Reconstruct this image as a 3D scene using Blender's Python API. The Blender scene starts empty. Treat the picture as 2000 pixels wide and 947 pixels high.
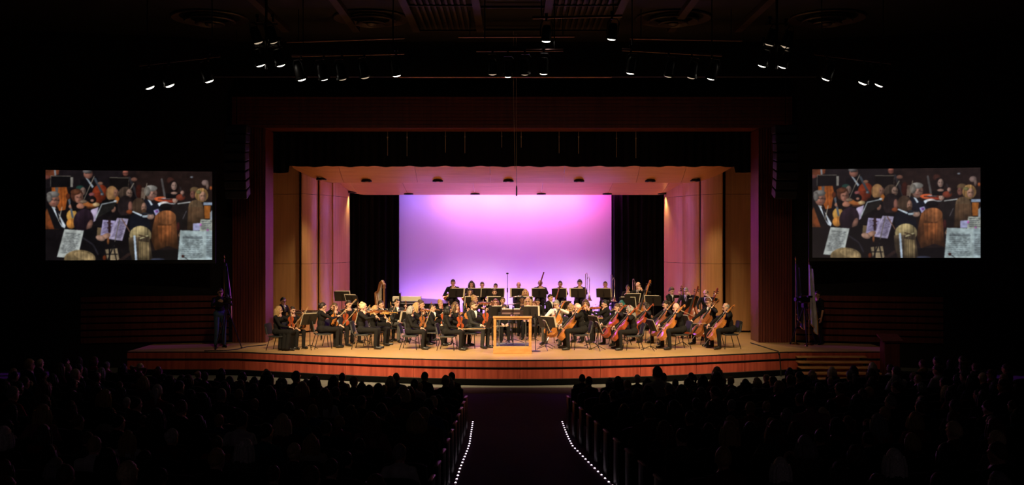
import bpy, bmesh, math, random
import numpy as np
from mathutils import Vector, Matrix, Euler

random.seed(7); np.random.seed(7)
SC = bpy.context.scene
COL = SC.collection
# ------------------------------------------------------------------ camera
FPX, CZ, HZ = 2000.0, 3.0, 473.5          # focal length in pixels, eye height above the stage, horizon row
cam_d = bpy.data.cameras.new('camera'); cam_d.sensor_width = 36; cam_d.lens = 36.0
cam_d.clip_end = 200
cam = bpy.data.objects.new('camera', cam_d); COL.objects.link(cam)
cam.location = (0, 0, CZ); cam.rotation_euler = (math.pi/2, 0, 0)
SC.camera = cam
# ------------------------------------------------------------------ world, view
wd = bpy.data.worlds.new('world'); SC.world = wd; wd.use_nodes = True
wd.node_tree.nodes['Background'].inputs[0].default_value = (0.5, 0.35, 0.45, 1)
wd.node_tree.nodes['Background'].inputs[1].default_value = 0.028
SC.view_settings.view_transform = 'Standard'; SC.view_settings.look = 'None'
SC.view_settings.gamma = 1.0; SC.view_settings.exposure = 0.0
SC.view_settings.use_curve_mapping = False

def aim(o, to):
    d = Vector(to) - o.location
    o.rotation_euler = d.to_track_quat('-Z', 'Y').to_euler()

def spot(name, loc, to, power, col, size=60, blend=0.6, rad=0.08, parent=None):
    l = bpy.data.lights.new(name, 'SPOT'); l.energy = power; l.color = col
    l.spot_size = math.radians(size); l.spot_blend = blend; l.shadow_soft_size = rad
    o = bpy.data.objects.new(name, l); COL.objects.link(o); o.location = loc; aim(o, to)
    if parent: o.parent = parent; o.matrix_parent_inverse = parent.matrix_world.inverted()
    return o

def area(name, loc, to, power, col, sx, sy):
    l = bpy.data.lights.new(name, 'AREA'); l.energy = power; l.color = col
    l.shape = 'RECTANGLE'; l.size = sx; l.size_y = sy
    o = bpy.data.objects.new(name, l); COL.objects.link(o); o.location = loc; aim(o, to)
    return o

WARM = (1.0, 0.745, 0.42)
K_FRONT, K_TOP, K_CYC, K_GROUND, K_BACK = 0.84, 1.0, 0.60, 1.15, 1.0
# cyclorama wash: lamp bars hung above the white cloth and a ground row behind the risers
CYC_TOP = [(-3.45, (0.30, 0.16, 1.0), 26), (-2.1, (0.85, 0.28, 1.0), 60), (-0.7, (0.92, 0.28, 0.95), 62),
           (0.7, (0.95, 0.28, 0.95), 60), (2.1, (1.0, 0.24, 0.90), 60), (3.45, (1.0, 0.06, 0.62), 34)]
for cx, cc, cp in CYC_TOP:
    area('cyc_wash_light', (cx, 37.62, 5.05), (cx, 38.35, 2.6), cp*K_CYC, cc, 1.2, 0.14)
for cx in (-3.3, -1.1, 1.1, 3.3):
    area('cyc_ground_light', (cx, 37.6, 0.2), (cx, 38.4, 2.0), 42*K_GROUND, (0.40, 0.16, 1.0), 1.8, 0.12)
# purple lamps on the pipe between the two canopies, shining down onto the players' backs
for cx, tx, ty, tz, pw, sz in ((-4.6, 7.4, 31.3, 2.8, 6800, 25), (4.6, -7.4, 31.3, 2.8, 6800, 25), (-1.6, 2.6, 29.5, 0.0, 900, 62), (1.6, -2.6, 29.5, 0.0, 900, 62)):
    spot('purple_back_light', (cx, 33.95, 5.05), (tx, ty, tz), pw*K_BACK, (0.40, 0.05, 1.0), sz, 0.8, 0.12)

# ------------------------------------------------------------------ helpers
def X(px, d): return (px - 1000.0) * d / FPX
def Z(py, d): return CZ + (HZ - py) * d / FPX
def P(px, py, d): return (X(px, d), d, Z(py, d))
def s2l(c):
    c = c/255.0
    return c/12.92 if c <= 0.04045 else ((c+0.055)/1.055)**2.4
def rgb(r, g, b): return (s2l(r), s2l(g), s2l(b))
HALL_Z = -0.68
def floor_z(d):
    return HALL_Z + 0.042*max(0.0, 20.5 - d)

class MB:
    def __init__(s): s.v = []; s.f = []; s.m = []
    def add(s, vs, fs, m=0):
        b = len(s.v); s.v += [tuple(map(float, q)) for q in vs]
        for f in fs: s.f.append([b+i for i in f]); s.m.append(m)
        return s
    def box(s, c, d, m=0, rot=None):
        hx, hy, hz = d[0]/2, d[1]/2, d[2]/2
        q = [Vector((x, y, z)) for x in (-hx, hx) for y in (-hy, hy) for z in (-hz, hz)]
        if rot is not None: q = [rot @ w for w in q]
        q = [(w.x+c[0], w.y+c[1], w.z+c[2]) for w in q]
        return s.add(q, [(0,1,3,2),(4,6,7,5),(0,4,5,1),(2,3,7,6),(0,2,6,4),(1,5,7,3)], m)
    def bbox(s, c, d, b, m=0):
        """box with chamfered edges"""
        hx, hy, hz = d[0]/2, d[1]/2, d[2]/2; b = min(b, hx*.9, hy*.9, hz*.9)
        bm = bmesh.new(); bmesh.ops.create_cube(bm, size=1)
        bmesh.ops.scale(bm, vec=(d[0], d[1], d[2]), verts=bm.verts)
        bmesh.ops.bevel(bm, geom=bm.edges[:], offset=b, segments=2, affect='EDGES', profile=0.5)
        bm.verts.ensure_lookup_table()
        s.add([(v.co.x+c[0], v.co.y+c[1], v.co.z+c[2]) for v in bm.verts], [[v.index for v in f.verts] for f in bm.faces], m)
        bm.free(); return s
    def tube(s, pts, rad, n=8, m=0, cap=True):
        pts = [Vector(p) for p in pts]
        if not hasattr(rad, '__len__'): rad = [rad]*len(pts)
        rings = []; up = None
        for i, p in enumerate(pts):
            t = (pts[min(i+1, len(pts)-1)] - pts[max(i-1, 0)])
            t = t.normalized() if t.length > 1e-9 else Vector((0,0,1))
            if up is None:
                up = Vector((0,0,1)) if abs(t.z) < 0.9 else Vector((1,0,0))
            a = (up - t*up.dot(t)); a = a.normalized() if a.length > 1e-6 else t.orthogonal().normalized()
            up = a; b = t.cross(a)
            rings.append([p + (a*math.cos(2*math.pi*k/n) + b*math.sin(2*math.pi*k/n))*rad[i] for k in range(n)])
        vs = [v for r in rings for v in r]; fs = []
        for i in range(len(pts)-1):
            for k in range(n):
                fs.append((i*n+k, i*n+(k+1) % n, (i+1)*n+(k+1) % n, (i+1)*n+k))
        if cap:
            fs.append(tuple(range(n-1, -1, -1))); fs.append(tuple((len(pts)-1)*n+k for k in range(n)))
        return s.add(vs, fs, m)
    def lathe(s, prof, n=16, m=0, mat=None, closed=False):
        """profile of (radius, z) turned about z"""
        vs = []; fs = []
        for r, z in prof:
            for k in range(n):
                a = 2*math.pi*k/n; v = Vector((r*math.cos(a), r*math.sin(a), z))
                vs.append(mat @ v if mat is not None else v)
        np_ = len(prof)
        for i in range(np_-1 if not closed else np_):
            j = (i+1) % np_
            for k in range(n): fs.append((i*n+k, i*n+(k+1) % n, j*n+(k+1) % n, j*n+k))
        if not closed:
            if prof[0][0] > 1e-6: fs.append(tuple(range(n-1, -1, -1)))
            if prof[-1][0] > 1e-6: fs.append(tuple((np_-1)*n+k for k in range(n)))
        return s.add(vs, fs, m)
    def prism(s, poly, z0, z1, m=0, mat=None):
        n = len(poly)
        vs = [Vector((x, y, z0)) for x, y in poly] + [Vector((x, y, z1)) for x, y in poly]
        if mat is not None: vs = [mat @ v for v in vs]
        fs = [tuple(range(n-1, -1, -1)), tuple(range(n, 2*n))] + [(i, (i+1) % n, n+(i+1) % n, n+i) for i in range(n)]
        return s.add(vs, fs, m)
    def ball(s, c, r, n=10, k=7, m=0):
        if not hasattr(r, '__len__'): r = (r, r, r)
        prof = [(max(1e-4, math.sin(math.pi*i/(k-1))), -math.cos(math.pi*i/(k-1))) for i in range(k)]
        M = Matrix.Translation(c) @ Matrix.Diagonal((r[0], r[1], r[2], 1))
        return s.lathe(prof, n, m, M)
    def grid(s, fn, nu, nv, m=0, wrap=False):
        vs = [fn(i/(nu-1) if not wrap else i/nu, j/(nv-1)) for j in range(nv) for i in range(nu)]
        fs = []
        for j in range(nv-1):
            for i in range(nu if wrap else nu-1):
                i2 = (i+1) % nu
                fs.append((j*nu+i, j*nu+i2, (j+1)*nu+i2, (j+1)*nu+i))
        return s.add(vs, fs, m)
    def slab(s, fn, nu, nv, off, m=0):
        """a surface of some thickness: front fn(u,v), back fn + off"""
        off = Vector(off)
        A = [Vector(fn(i/(nu-1), j/(nv-1))) for j in range(nv) for i in range(nu)]
        B = [a + off for a in A]; N = nu*nv; fs = []
        for j in range(nv-1):
            for i in range(nu-1):
                a, b, c, d = j*nu+i, j*nu+i+1, (j+1)*nu+i+1, (j+1)*nu+i
                fs += [(a, b, c, d), (N+d, N+c, N+b, N+a)]
        for i in range(nu-1):
            a, b = i, i+1; fs.append((b, a, N+a, N+b))
            a, b = (nv-1)*nu+i, (nv-1)*nu+i+1; fs.append((a, b, N+b, N+a))
        for j in range(nv-1):
            a, b = j*nu, (j+1)*nu; fs.append((a, b, N+b, N+a))
            a, b = j*nu+nu-1, (j+1)*nu+nu-1; fs.append((b, a, N+a, N+b))
        return s.add(A+B, fs, m)
    def mesh(s, name, mats, smooth=False):
        me = bpy.data.meshes.new(name); me.from_pydata(s.v, [], s.f); me.validate()
        for mm in (mats if isinstance(mats, (list, tuple)) else [mats]): me.materials.append(mm)
        if len(me.polygons) == len(s.m): me.polygons.foreach_set('material_index', s.m)
        bm = bmesh.new(); bm.from_mesh(me); bmesh.ops.recalc_face_normals(bm, faces=bm.faces)
        bm.to_mesh(me); bm.free()
        if smooth:
            me.polygons.foreach_set('use_smooth', [True]*len(me.polygons))
            if smooth != 'all': me.set_sharp_from_angle(angle=math.radians(38))
        me.update(); return me

def link(name, me, parent=None, loc=None, M=None):
    o = bpy.data.objects.new(name, me); COL.objects.link(o)
    if parent is not None: o.parent = parent
    if M is not None: o.matrix_local = M
    elif loc is not None: o.location = loc
    return o
def part(name, mb, mat, parent=None, smooth=False, loc=None, M=None):
    return link(name, mb.mesh(name, mat, smooth), parent, loc, M)
def tag(o, label, cat, group=None):
    o['label'] = label; o['category'] = cat
    if group: o['group'] = group
    return o
def thing(name, label, cat, loc=(0,0,0), rz=0, group=None):
    o = bpy.data.objects.new(name, None); COL.objects.link(o)
    o.location = loc; o.rotation_euler = (0, 0, rz); o.empty_display_size = 0.1
    return tag(o, label, cat, group)
def struct(o): o['kind'] = 'structure'; return o
def copy_tree(o, parent=None):
    c = o.copy(); COL.objects.link(c)
    if parent is not None: c.parent = parent
    for ch in list(o.children):
        if ch.type in ('MESH', 'EMPTY'): copy_tree(ch, c)
    return c
def frame(o, y, z):
    """matrix with origin o, local Y along y and local Z near z"""
    y = Vector(y).normalized(); z = Vector(z); x = y.cross(z).normalized(); z = x.cross(y)
    return Matrix(((x.x, y.x, z.x, o[0]), (x.y, y.y, z.y, o[1]), (x.z, y.z, z.z, o[2]), (0, 0, 0, 1)))

# ------------------------------------------------------------------ materials
MATS = {}
def mat(name, col, rough=0.6, metal=0.0, spec=0.5, noise=0.0, scale=8.0, emit=None, es=0.0, coat=0.0, sheen=0.0):
    if name in MATS: return MATS[name]
    m = bpy.data.materials.new(name); m.use_nodes = True; nt = m.node_tree; b = nt.nodes['Principled BSDF']
    b.inputs['Base Color'].default_value = (*col, 1); b.inputs['Roughness'].default_value = rough
    b.inputs['Metallic'].default_value = metal; b.inputs['Specular IOR Level'].default_value = spec
    if coat: b.inputs['Coat Weight'].default_value = coat; b.inputs['Coat Roughness'].default_value = 0.15
    if sheen: b.inputs['Sheen Weight'].default_value = sheen
    if emit: b.inputs['Emission Color'].default_value = (*emit, 1); b.inputs['Emission Strength'].default_value = es
    if noise:
        tc = nt.nodes.new('ShaderNodeTexCoord'); n = nt.nodes.new('ShaderNodeTexNoise')
        n.inputs['Scale'].default_value = scale; n.inputs['Detail'].default_value = 4
        r = nt.nodes.new('ShaderNodeValToRGB')
        r.color_ramp.elements[0].position = 0.3; r.color_ramp.elements[1].position = 0.7
        r.color_ramp.elements[0].color = (*[c*(1-noise) for c in col], 1)
        r.color_ramp.elements[1].color = (*[min(1, c*(1+noise)) for c in col], 1)
        nt.links.new(tc.outputs['Object'], n.inputs['Vector']); nt.links.new(n.outputs['Fac'], r.inputs['Fac'])
        nt.links.new(r.outputs['Color'], b.inputs['Base Color'])
    MATS[name] = m; return m

def wood(name, c0, c1, scale=(1, 1, 1), rough=0.4, coat=0.0, grain=6.0, spec=0.4):
    """streaky grain: noise stretched by scale, in object space"""
    if name in MATS: return MATS[name]
    m = bpy.data.materials.new(name); m.use_nodes = True; nt = m.node_tree; b = nt.nodes['Principled BSDF']
    tc = nt.nodes.new('ShaderNodeTexCoord'); mp = nt.nodes.new('ShaderNodeMapping'); n = nt.nodes.new('ShaderNodeTexNoise')
    mp.inputs['Scale'].default_value = scale; n.inputs['Scale'].default_value = grain; n.inputs['Detail'].default_value = 5
    r = nt.nodes.new('ShaderNodeValToRGB'); r.color_ramp.elements[0].position = 0.32; r.color_ramp.elements[1].position = 0.68
    r.color_ramp.elements[0].color = (*c0, 1); r.color_ramp.elements[1].color = (*c1, 1)
    nt.links.new(tc.outputs['Object'], mp.inputs['Vector']); nt.links.new(mp.outputs['Vector'], n.inputs['Vector'])
    nt.links.new(n.outputs['Fac'], r.inputs['Fac']); nt.links.new(r.outputs['Color'], b.inputs['Base Color'])
    b.inputs['Roughness'].default_value = rough; b.inputs['Specular IOR Level'].default_value = spec
    if coat: b.inputs['Coat Weight'].default_value = coat; b.inputs['Coat Roughness'].default_value = 0.2
    MATS[name] = m; return m

M_STAGE = wood('maple_floor', (0.45, 0.27, 0.115), (0.57, 0.36, 0.16), (0.6, 9, 1), 0.36, 0.0, 1.6, 0.5)
M_RED = wood('red_veneer', (0.30, 0.048, 0.030), (0.50, 0.095, 0.055), (5, 5, 0.35), 0.38, 0.2, 2.2)
M_RIB = wood('red_ribs', (0.085, 0.018, 0.012), (0.15, 0.033, 0.020), (6, 6, 0.3), 0.42, 0.1, 2.0)
M_SHELL = wood('shell_maple', (0.66, 0.36, 0.15), (0.78, 0.45, 0.20), (5, 5, 0.25), 0.33, 0.15, 2.5)
M_CANOPY = wood('canopy_maple', (0.72, 0.33, 0.11), (0.82, 0.40, 0.14), (0.5, 4, 1), 0.42, 0.1, 2.0)
M_BLACK = mat('black_paint', (0.006, 0.006, 0.007), 0.7)
M_BLACKM = mat('black_metal', (0.010, 0.010, 0.011), 0.42, 0.3)
M_DRAPE = mat('black_velour', (0.006, 0.0055, 0.008), 0.95, 0, 0.1, 0.3, 3)
M_CYC = mat('white_cloth', (0.82, 0.82, 0.82), 0.95, 0, 0.05, 0.02, 0.6)
M_DARKWALL = mat('dark_wall', (0.012, 0.010, 0.010), 0.85, 0, 0.2, 0.2, 2)
M_CEIL = mat('dark_ceiling', (0.006, 0.0045, 0.0045), 0.8, 0, 0.3, 0.2, 1.5)
M_SLAT = mat('ceiling_slat', (0.035, 0.020, 0.014), 0.6, 0, 0.3, 0.2, 4)
M_CARPET = mat('aisle_carpet', (0.040, 0.022, 0.035), 0.95, 0, 0.1, 0.25, 30)
M_CONC = mat('grey_concrete', (0.15, 0.15, 0.14), 0.75, 0, 0.3, 0.15, 5)
M_STEEL = mat('satin_steel', (0.45, 0.45, 0.46), 0.35, 0.9)
M_BRASS = mat('brass', (0.72, 0.45, 0.14), 0.25, 1.0)
M_SILVER = mat('silver_plate', (0.75, 0.72, 0.68), 0.2, 1.0)
M_PAPER = mat('sheet_paper', (0.80, 0.72, 0.55), 0.8)
M_OAK = wood('podium_oak', (0.48, 0.22, 0.07), (0.62, 0.32, 0.12), (1, 1, 4), 0.4, 0.2, 4)
M_GLASS = mat('clear_acrylic', (0.85, 0.88, 0.9), 0.05)
M_GLASS.node_tree.nodes['Principled BSDF'].inputs['Transmission Weight'].default_value = 1.0
M_GLASS.node_tree.nodes['Principled BSDF'].inputs['IOR'].default_value = 1.03
# ================================================================== STAGE AND HALL
def dfront(x):
    t = min(1.0, abs(x)/7.6)
    return 26.2 + 2.0*t*t*(1.6-0.6*t)
SX = 10.6
xs = [-SX + 2*SX*i/84 for i in range(85)]
# stage deck
mb = MB()
front = [(x, dfront(x)) for x in xs]
mb.prism(front + [(SX, 40.0), (-SX, 40.0)], -0.03, 0.0)
floor_stage = struct(part('floor_stage', mb, M_STAGE))
# black nosing, ledge between the two veneer bands and recessed toe
def band(dz0, dz1, out0, out1, m, name, parent, x0=-SX, x1=SX, n=85, smooth=True):
    b = MB()
    def fn(u, v):
        x = x0+(x1-x0)*u
        return (x, dfront(x)+out0, dz0+(dz1-dz0)*v)
    b.slab(fn, n, 2, (0, out1-out0, 0))
    return part(name, b, m, parent, smooth)
band(-0.03, -0.002, -0.004, 0.2, M_BLACK, 'nosing', floor_stage)
band(-0.255, -0.19, 0.035, 0.3, M_BLACK, 'groove_board', floor_stage)
band(-0.205, -0.192, -0.004, 0.2, mat('ledge_metal', (0.10, 0.09, 0.085), 0.3, 0.6), 'ledge', floor_stage)
band(-0.505, -0.49, -0.006, 0.2, MATS['ledge_metal'], 'ledge', floor_stage)
band(HALL_Z, -0.50, 0.12, 0.4, M_BLACK, 'toe_board', floor_stage)
edges = [-10.6, -9.0, -7.4, -5.9, -4.4, -2.55, -1.2, 0.2, 1.3, 2.28, 3.35, 4.9, 6.3, 7.6, 9.1, 10.6]
for a, b in zip(edges[:-1], edges[1:]):
    band(-0.19, -0.035, 0.0, 0.15, M_RED, 'fascia_panel', floor_stage, a+0.004, b-0.004, 10)
    band(-0.49, -0.258, 0.0, 0.15, M_RED, 'fascia_panel', floor_stage, a+0.004, b-0.004, 10)
# risers at the back of the stage
def riser(label, d0, d1, h, x0, x1):
    t = thing('orchestra_riser', label, 'riser', (0, 0, 0))
    part('deck', MB().box(((x0+x1)/2, (d0+d1)/2, h-0.02), (x1-x0, d1-d0, 0.04)), M_STAGE, t)
    part('front_board', MB().box(((x0+x1)/2, d0+0.03, h/2-0.02), (x1-x0, 0.02, h-0.04)), M_BLACK, t)
    for x in np.linspace(x0+0.1, x1-0.1, 6):
        part('leg', MB().box((x, (d0+d1)/2, (h-0.04)/2), (0.05, d1-d0-0.1, h-0.04)), M_BLACKM, t)
riser('low wooden riser under the seated woodwind players', 34.0, 35.4, 0.2, -3.4, 3.0)
riser('higher wooden riser under the brass players at the cloth', 35.41, 37.1, 0.4, -3.6, 5.0)

# hall floor
mb = MB()
ds = [-3, 0, 4, 8, 12, 16, 18, 20.5, 23, 26.0]
mb.slab(lambda u, v: (-20+40*u, ds[int(round(v*(len(ds)-1)))], floor_z(ds[int(round(v*(len(ds)-1)))])), 2, len(ds), (0, 0, -0.1))
struct(part('floor', mb, M_CARPET))
mb = MB(); mb.box((0, 29.0, HALL_Z-0.045), (40, 6.0, 0.1))
struct(part('floor_apron', mb, M_CONC))
mb = MB(); mb.box((0, 25.97, HALL_Z+0.006), (40, 0.05, 0.012))
struct(part('trim_1', mb, mat('floor_trim', (0.25, 0.24, 0.22), 0.5, 0.3)))

# stage steps
t = thing('stage_steps', 'wooden steps with overhanging treads leading from the hall up to the stage', 'steps', (8.75, 27.9, HALL_Z))
for i in range(5):
    z = -0.115*(i+1) - HALL_Z; y = 0.40 - 0.29*i
    part('tread', MB().bbox((0, y-0.15, z-0.02), (1.9+0.06*i, 0.36, 0.04), 0.008), M_OAK, t)
    part('riser_board', MB().box((0.05, y-0.22, (z-0.04)/2), (1.45, 0.03, z-0.04)), M_RED, t)
    part('stringer', MB().box((-0.72, y-0.15, (z-0.04)/2), (0.04, 0.27, z-0.04)), M_BLACK, t)
    part('stringer', MB().box((0.82, y-0.15, (z-0.04)/2), (0.04, 0.27, z-0.04)), M_BLACK, t)

# proscenium: ribbed columns, ribbed header
def rib_poly(x0, x1, d0, d1, n, depth):
    pts = []
    w = (x1-x0)/n
    for i in range(n):
        a = x0+i*w
        pts += [(a, d0+depth), (a+w*0.22, d0+depth), (a+w*0.22, d0), (a+w*0.98, d0)]
    pts += [(x1, d0+depth), (x1, d1), (x0, d1)]
    return pts
wall_p = struct(link('wall_proscenium', MB().box((0, 31.45, 8.3), (34, 0.5, 1.85)).mesh('wall_proscenium', M_DARKWALL)))
for sgn in (-1, 1):
    a, b = sorted((sgn*7.42, sgn*8.40))
    part('ribbed_column', MB().prism(rib_poly(a, b, 30.7, 31.7, 12, 0.045), 0, 6.43), M_RIB, wall_p)
    # thin veneer return that the purple light falls on
    xr = sgn*7.405
    part('column_return', MB().box((xr, 31.2, 3.2), (0.03, 1.0, 6.4)), M_RIB, wall_p)
mb = MB()
prof = [(-z, d) for z, d in []]
pts = []
z0, z1, n = 6.43, 7.37, 9
w = (z1-z0)/n
for i in range(n):
    a = z0+i*w; pts += [(a, 30.74), (a+w*0.15, 30.74), (a+w*0.15, 30.7), (a+w, 30.7)]
pts += [(z1, 31.7), (z0, 31.7)]
Mx = Matrix(((0, 0, 1, 0), (0, 1, 0, 0), (1, 0, 0, 0), (0, 0, 0, 1)))
mb.prism([(p[0], p[1]) for p in pts], -8.4, 8.4, 0, Mx)
part('header_boards', mb, M_RIB, wall_p)

# black masking inside the opening
mb = MB()
def valance(u, v):
    x = -7.9+15.8*u
    zb = 5.375 if abs(x) < 6.95 else 5.18
    zb += 0.012*math.sin(x*5.3)+0.009*math.sin(x*11.7+1)
    return (x, 32.0+0.03*math.sin(x*22), zb+(8.54-zb)*v)
mb.slab(valance, 400, 2, (0, 0.02, 0))
tag(part('valance_curtain', mb, M_DRAPE, None, True), 'black pleated valance curtain hanging across the top of the stage opening', 'curtain')
struct(part('wall_back', MB().box((0, 39.6, 4.5), (26, 0.1, 9.2)), M_BLACK))
struct(part('ceiling_fly', MB().box((0, 35.6, 8.6), (26, 7.8, 0.1)), M_BLACK))
for sgn in (-1, 1):
    struct(part('wall_wing_%s' % ('west' if sgn < 0 else 'east'), MB().box((sgn*10.4, 35.6, 4.3), (0.1, 7.9, 8.6)), M_BLACK))

# cyclorama and black leg curtains
mb = MB(); mb.slab(lambda u, v: (-5.7+11.4*u, 38.4+0.01*math.sin(u*40), 0.02+6.6*v), 60, 2, (0, 0.02, 0))
tag(part('backdrop_cloth', mb, M_CYC, None, True), 'large white backdrop cloth glowing pink and violet behind the orchestra', 'backdrop')
bpy.data.objects['backdrop_cloth']['kind'] = 'thing'
def leg(x0, x1, label):
    b = MB()
    def fn(u, v):
        x = x0+(x1-x0)*u
        return (x, 37.75+0.07*math.sin(x*26)+0.03*math.sin(x*61+v*2), 0.02+6.3*v)
    b.slab(fn, 160, 2, (0, 0.015, 0))
    tag(part('stage_curtain', b, M_DRAPE, None, True), label, 'curtain', 'black curtains framing the backdrop')
leg(X(655, 37.75), X(780, 37.75), 'black pleated curtain behind the harp, beside the violin-side shell panels')
leg(X(1194.5, 37.75), X(1325, 37.75), 'black pleated curtain behind the double basses, beside the cello-side shell panels')

# acoustic shell towers: three stacked convex panels each
def tower(x0, d0, x1, d1, bulge, label):
    cx, cy = (x0+x1)/2, (d0+d1)/2
    t = thing('shell_tower', label, 'acoustic panel', (cx, cy, 0), 0, 'tall maple acoustic shell panels')
    nx, ny = -(d1-d0), (x1-x0); L = math.hypot(nx, ny); nx, ny = nx/L, ny/L
    if ny > 0: nx, ny = -nx, -ny
    for za, zb in ((0.06, 2.285), (2.295, 4.61), (4.62, 5.95)):
        b = MB()
        def fn(u, v):
            k = bulge*(1-(2*u-1)**2)
            return (x0+(x1-x0)*u+nx*k-cx, d0+(d1-d0)*u+ny*k-cy, za+(zb-za)*v)
        b.slab(fn, 14, 2, (-nx*0.05, -ny*0.05, 0))
        part('panel', b, M_SHELL, t, True)
    part('frame', MB().tube([(-nx*0.12+(x0-cx)*0.6, -ny*0.12+(d0-cy)*0.6, 0.0), (-nx*0.12+(x0-cx)*0.6, -ny*0.12+(d0-cy)*0.6, 5.9)], 0.03)
         .tube([(-nx*0.12+(x1-cx)*0.6, -ny*0.12+(d1-cy)*0.6, 0.0), (-nx*0.12+(x1-cx)*0.6, -ny*0.12+(d1-cy)*0.6, 5.9)], 0.03), M_BLACKM, t)
names = ['outermost, flat and unlit beside the ribbed column', 'first convex one inside the flat outer panel',
         'second convex one inside the flat outer panel', 'innermost convex one next to the black curtain']
Lp = [(522, 34.2, 584.5, 34.2, 0.0), (590, 34.0, 621, 34.7, 0.07), (625.5, 34.7, 648.5, 35.5, 0.06), (651, 35.5, 683, 37.3, 0.10)]
Rp = [(1417, 34.2, 1478, 34.2, 0.0), (1369, 34.6, 1410.5, 34.0, 0.07), (1333, 35.7, 1365, 34.7, 0.07), (1297, 37.3, 1333, 35.75, 0.10)]
for i in range(4):
    a = Lp[i]; tower(X(a[0], a[1]), a[1], X(a[2], a[3]), a[3], a[4], 'maple shell panel on the violin side, '+names[i])
    a = Rp[i]; tower(X(a[0], a[1]), a[1], X(a[2], a[3]), a[3], a[4], 'maple shell panel on the cello side, '+names[i])
for sgn in (-1, 1):   # black masking behind the towers
    struct(part('wall_masking_%s' % ('west' if sgn < 0 else 'east'), MB().slab(lambda u, v: (sgn*(8.6-2.2*u), 34.6+3.4*u, 0.01+6.4*v), 2, 2, (0, 0.04, 0)), M_BLACK))

# overhead canopies with up-curved ends
def canopy(label, dA, zA, dB, zB, xflat, xend, rise, cuts):
    t = thing('acoustic_canopy', label, 'acoustic canopy', (0, dB, zB), 0, 'ceiling canopies of the acoustic shell')
    for a, b in zip(cuts[:-1], cuts[1:]):
        g = MB()
        def fn(u, v):
            x = a+0.006+(b-a-0.012)*u
            e = max(0.0, (abs(x)-xflat)/(xend-xflat))
            return (x, (dA-dB)*(1-v), (zA-zB)*(1-v)**1.15 + rise*e**1.7)
        g.slab(fn, 14, 7, (0, 0, 0.05))
        part('panel', g, M_CANOPY, t, True)
    for k in (-4, 0, 4): part('cable', MB().tube([(k, (dA-dB)*0.5, (zA-zB)*0.5+0.05), (k, (dA-dB)*0.5, 8.55-zB)], 0.01, 6), M_BLACKM, t)
    return t
canopy('front maple ceiling canopy, just behind the black valance', 32.15, 5.6, 33.6, 4.955, 5.8, 7.2, 0.50,
       [X(p, 33.6) for p in (572, 672, 816, 958, 1100, 1242, 1330, 1428)])
canopy('rear maple ceiling canopy, above the edge of the backdrop', 34.1, 5.25, 37.3, 4.735, 5.3, 6.8, 0.44,
       [X(p, 37.3) for p in (636, 700, 798, 928, 1057, 1186, 1290, 1352)])
M_LENSW = mat('dim_warm_lens', (0.4, 0.3, 0.15), 0.4, 0, 0.5, emit=(1.0, 0.72, 0.35), es=0.35)
def downlight(px, d, z, row, k, pw=260, cone=95):
    t = thing('downlight', '%s recessed can light in the %s canopy, counted from the violin side' % (k, row), 'downlight', (X(px, d), d, z), 0, 'can lights in the canopies')
    part('trim_ring', MB().lathe([(0.10, 0.06), (0.165, 0.06), (0.175, 0.0), (0.165, -0.015), (0.12, -0.015), (0.10, 0.02)], 20, closed=True), M_BLACKM, t, True)
    part('lens', MB().lathe([(0.001, 0.03), (0.06, 0.032), (0.1, 0.04), (0.1, 0.05), (0.001, 0.05)], 16), M_LENSW, t, True)
    l = spot('downlight_lamp', (X(px, d), d, z-0.03), (X(px, d), d-1.2, 0), pw*K_TOP, WARM, cone, 0.8, 0.09)
    l.parent = t; l.matrix_parent_inverse = Matrix.Translation(t.location).inverted()
ordn = ['first', 'second', 'third', 'fourth', 'fifth', 'sixth', 'seventh', 'eighth', 'ninth', 'tenth', 'eleventh', 'twelfth', 'thirteenth', 'fourteenth', 'fifteenth', 'sixteenth', 'seventeenth', 'eighteenth', 'nineteenth', 'twentieth', 'twenty-first', 'twenty-second', 'twenty-third', 'twenty-fourth', 'twenty-fifth', 'twenty-sixth', 'twenty-seventh', 'twenty-eighth', 'twenty-ninth', 'thirtieth']
for k, px in enumerate((628, 716, 855, 993, 1131, 1270, 1358)):
    e = max(0.0, (abs(X(px, 33.4))-5.8)/1.4)
    downlight(px, 33.42, 4.99+0.5*e**1.7, 'front', ordn[k])
for k, px in enumerate((688, 798, 928, 1057, 1186, 1294)):
    e = max(0.0, (abs(X(px, 37.0))-5.3)/1.5)
    downlight(px, 37.05, 4.745+0.44*e**1.7, 'rear', ordn[k], 170, 72)

# house walls beside the stage, angled towards the hall
for sgn, nm in ((-1, 'west'), (1, 'east')):
    b = MB()
    pts = [(8.4, 30.85), (16.5, 28.85), (19.5, 20.0), (20.0, -3)]
    for (a0, b0), (a1, b1) in zip(pts[:-1], pts[1:]):
        b.slab(lambda u, v: (sgn*(a0+(a1-a0)*u), b0+(b1-b0)*u, HALL_Z+(9.4-HALL_Z)*v), 2, 2, (0, 0.12, 0))
    w_ = struct(part('wall_%s' % nm, b, M_DARKWALL))
    ang = math.atan2(-2.0, 8.1)
    for i in range(7):
        xa, xb = 8.45, 12.6
        c = ((xa+xb)/2, 30.85-(((xa+xb)/2)-8.4)*2.0/8.1-0.05, 0.14+0.2*i)
        part('slat', MB().box((sgn*c[0], c[1], c[2]), (xb-xa, 0.05, 0.15), 0, Matrix.Rotation(sgn*ang, 3, 'Z')), M_RIB, w_)

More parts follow.
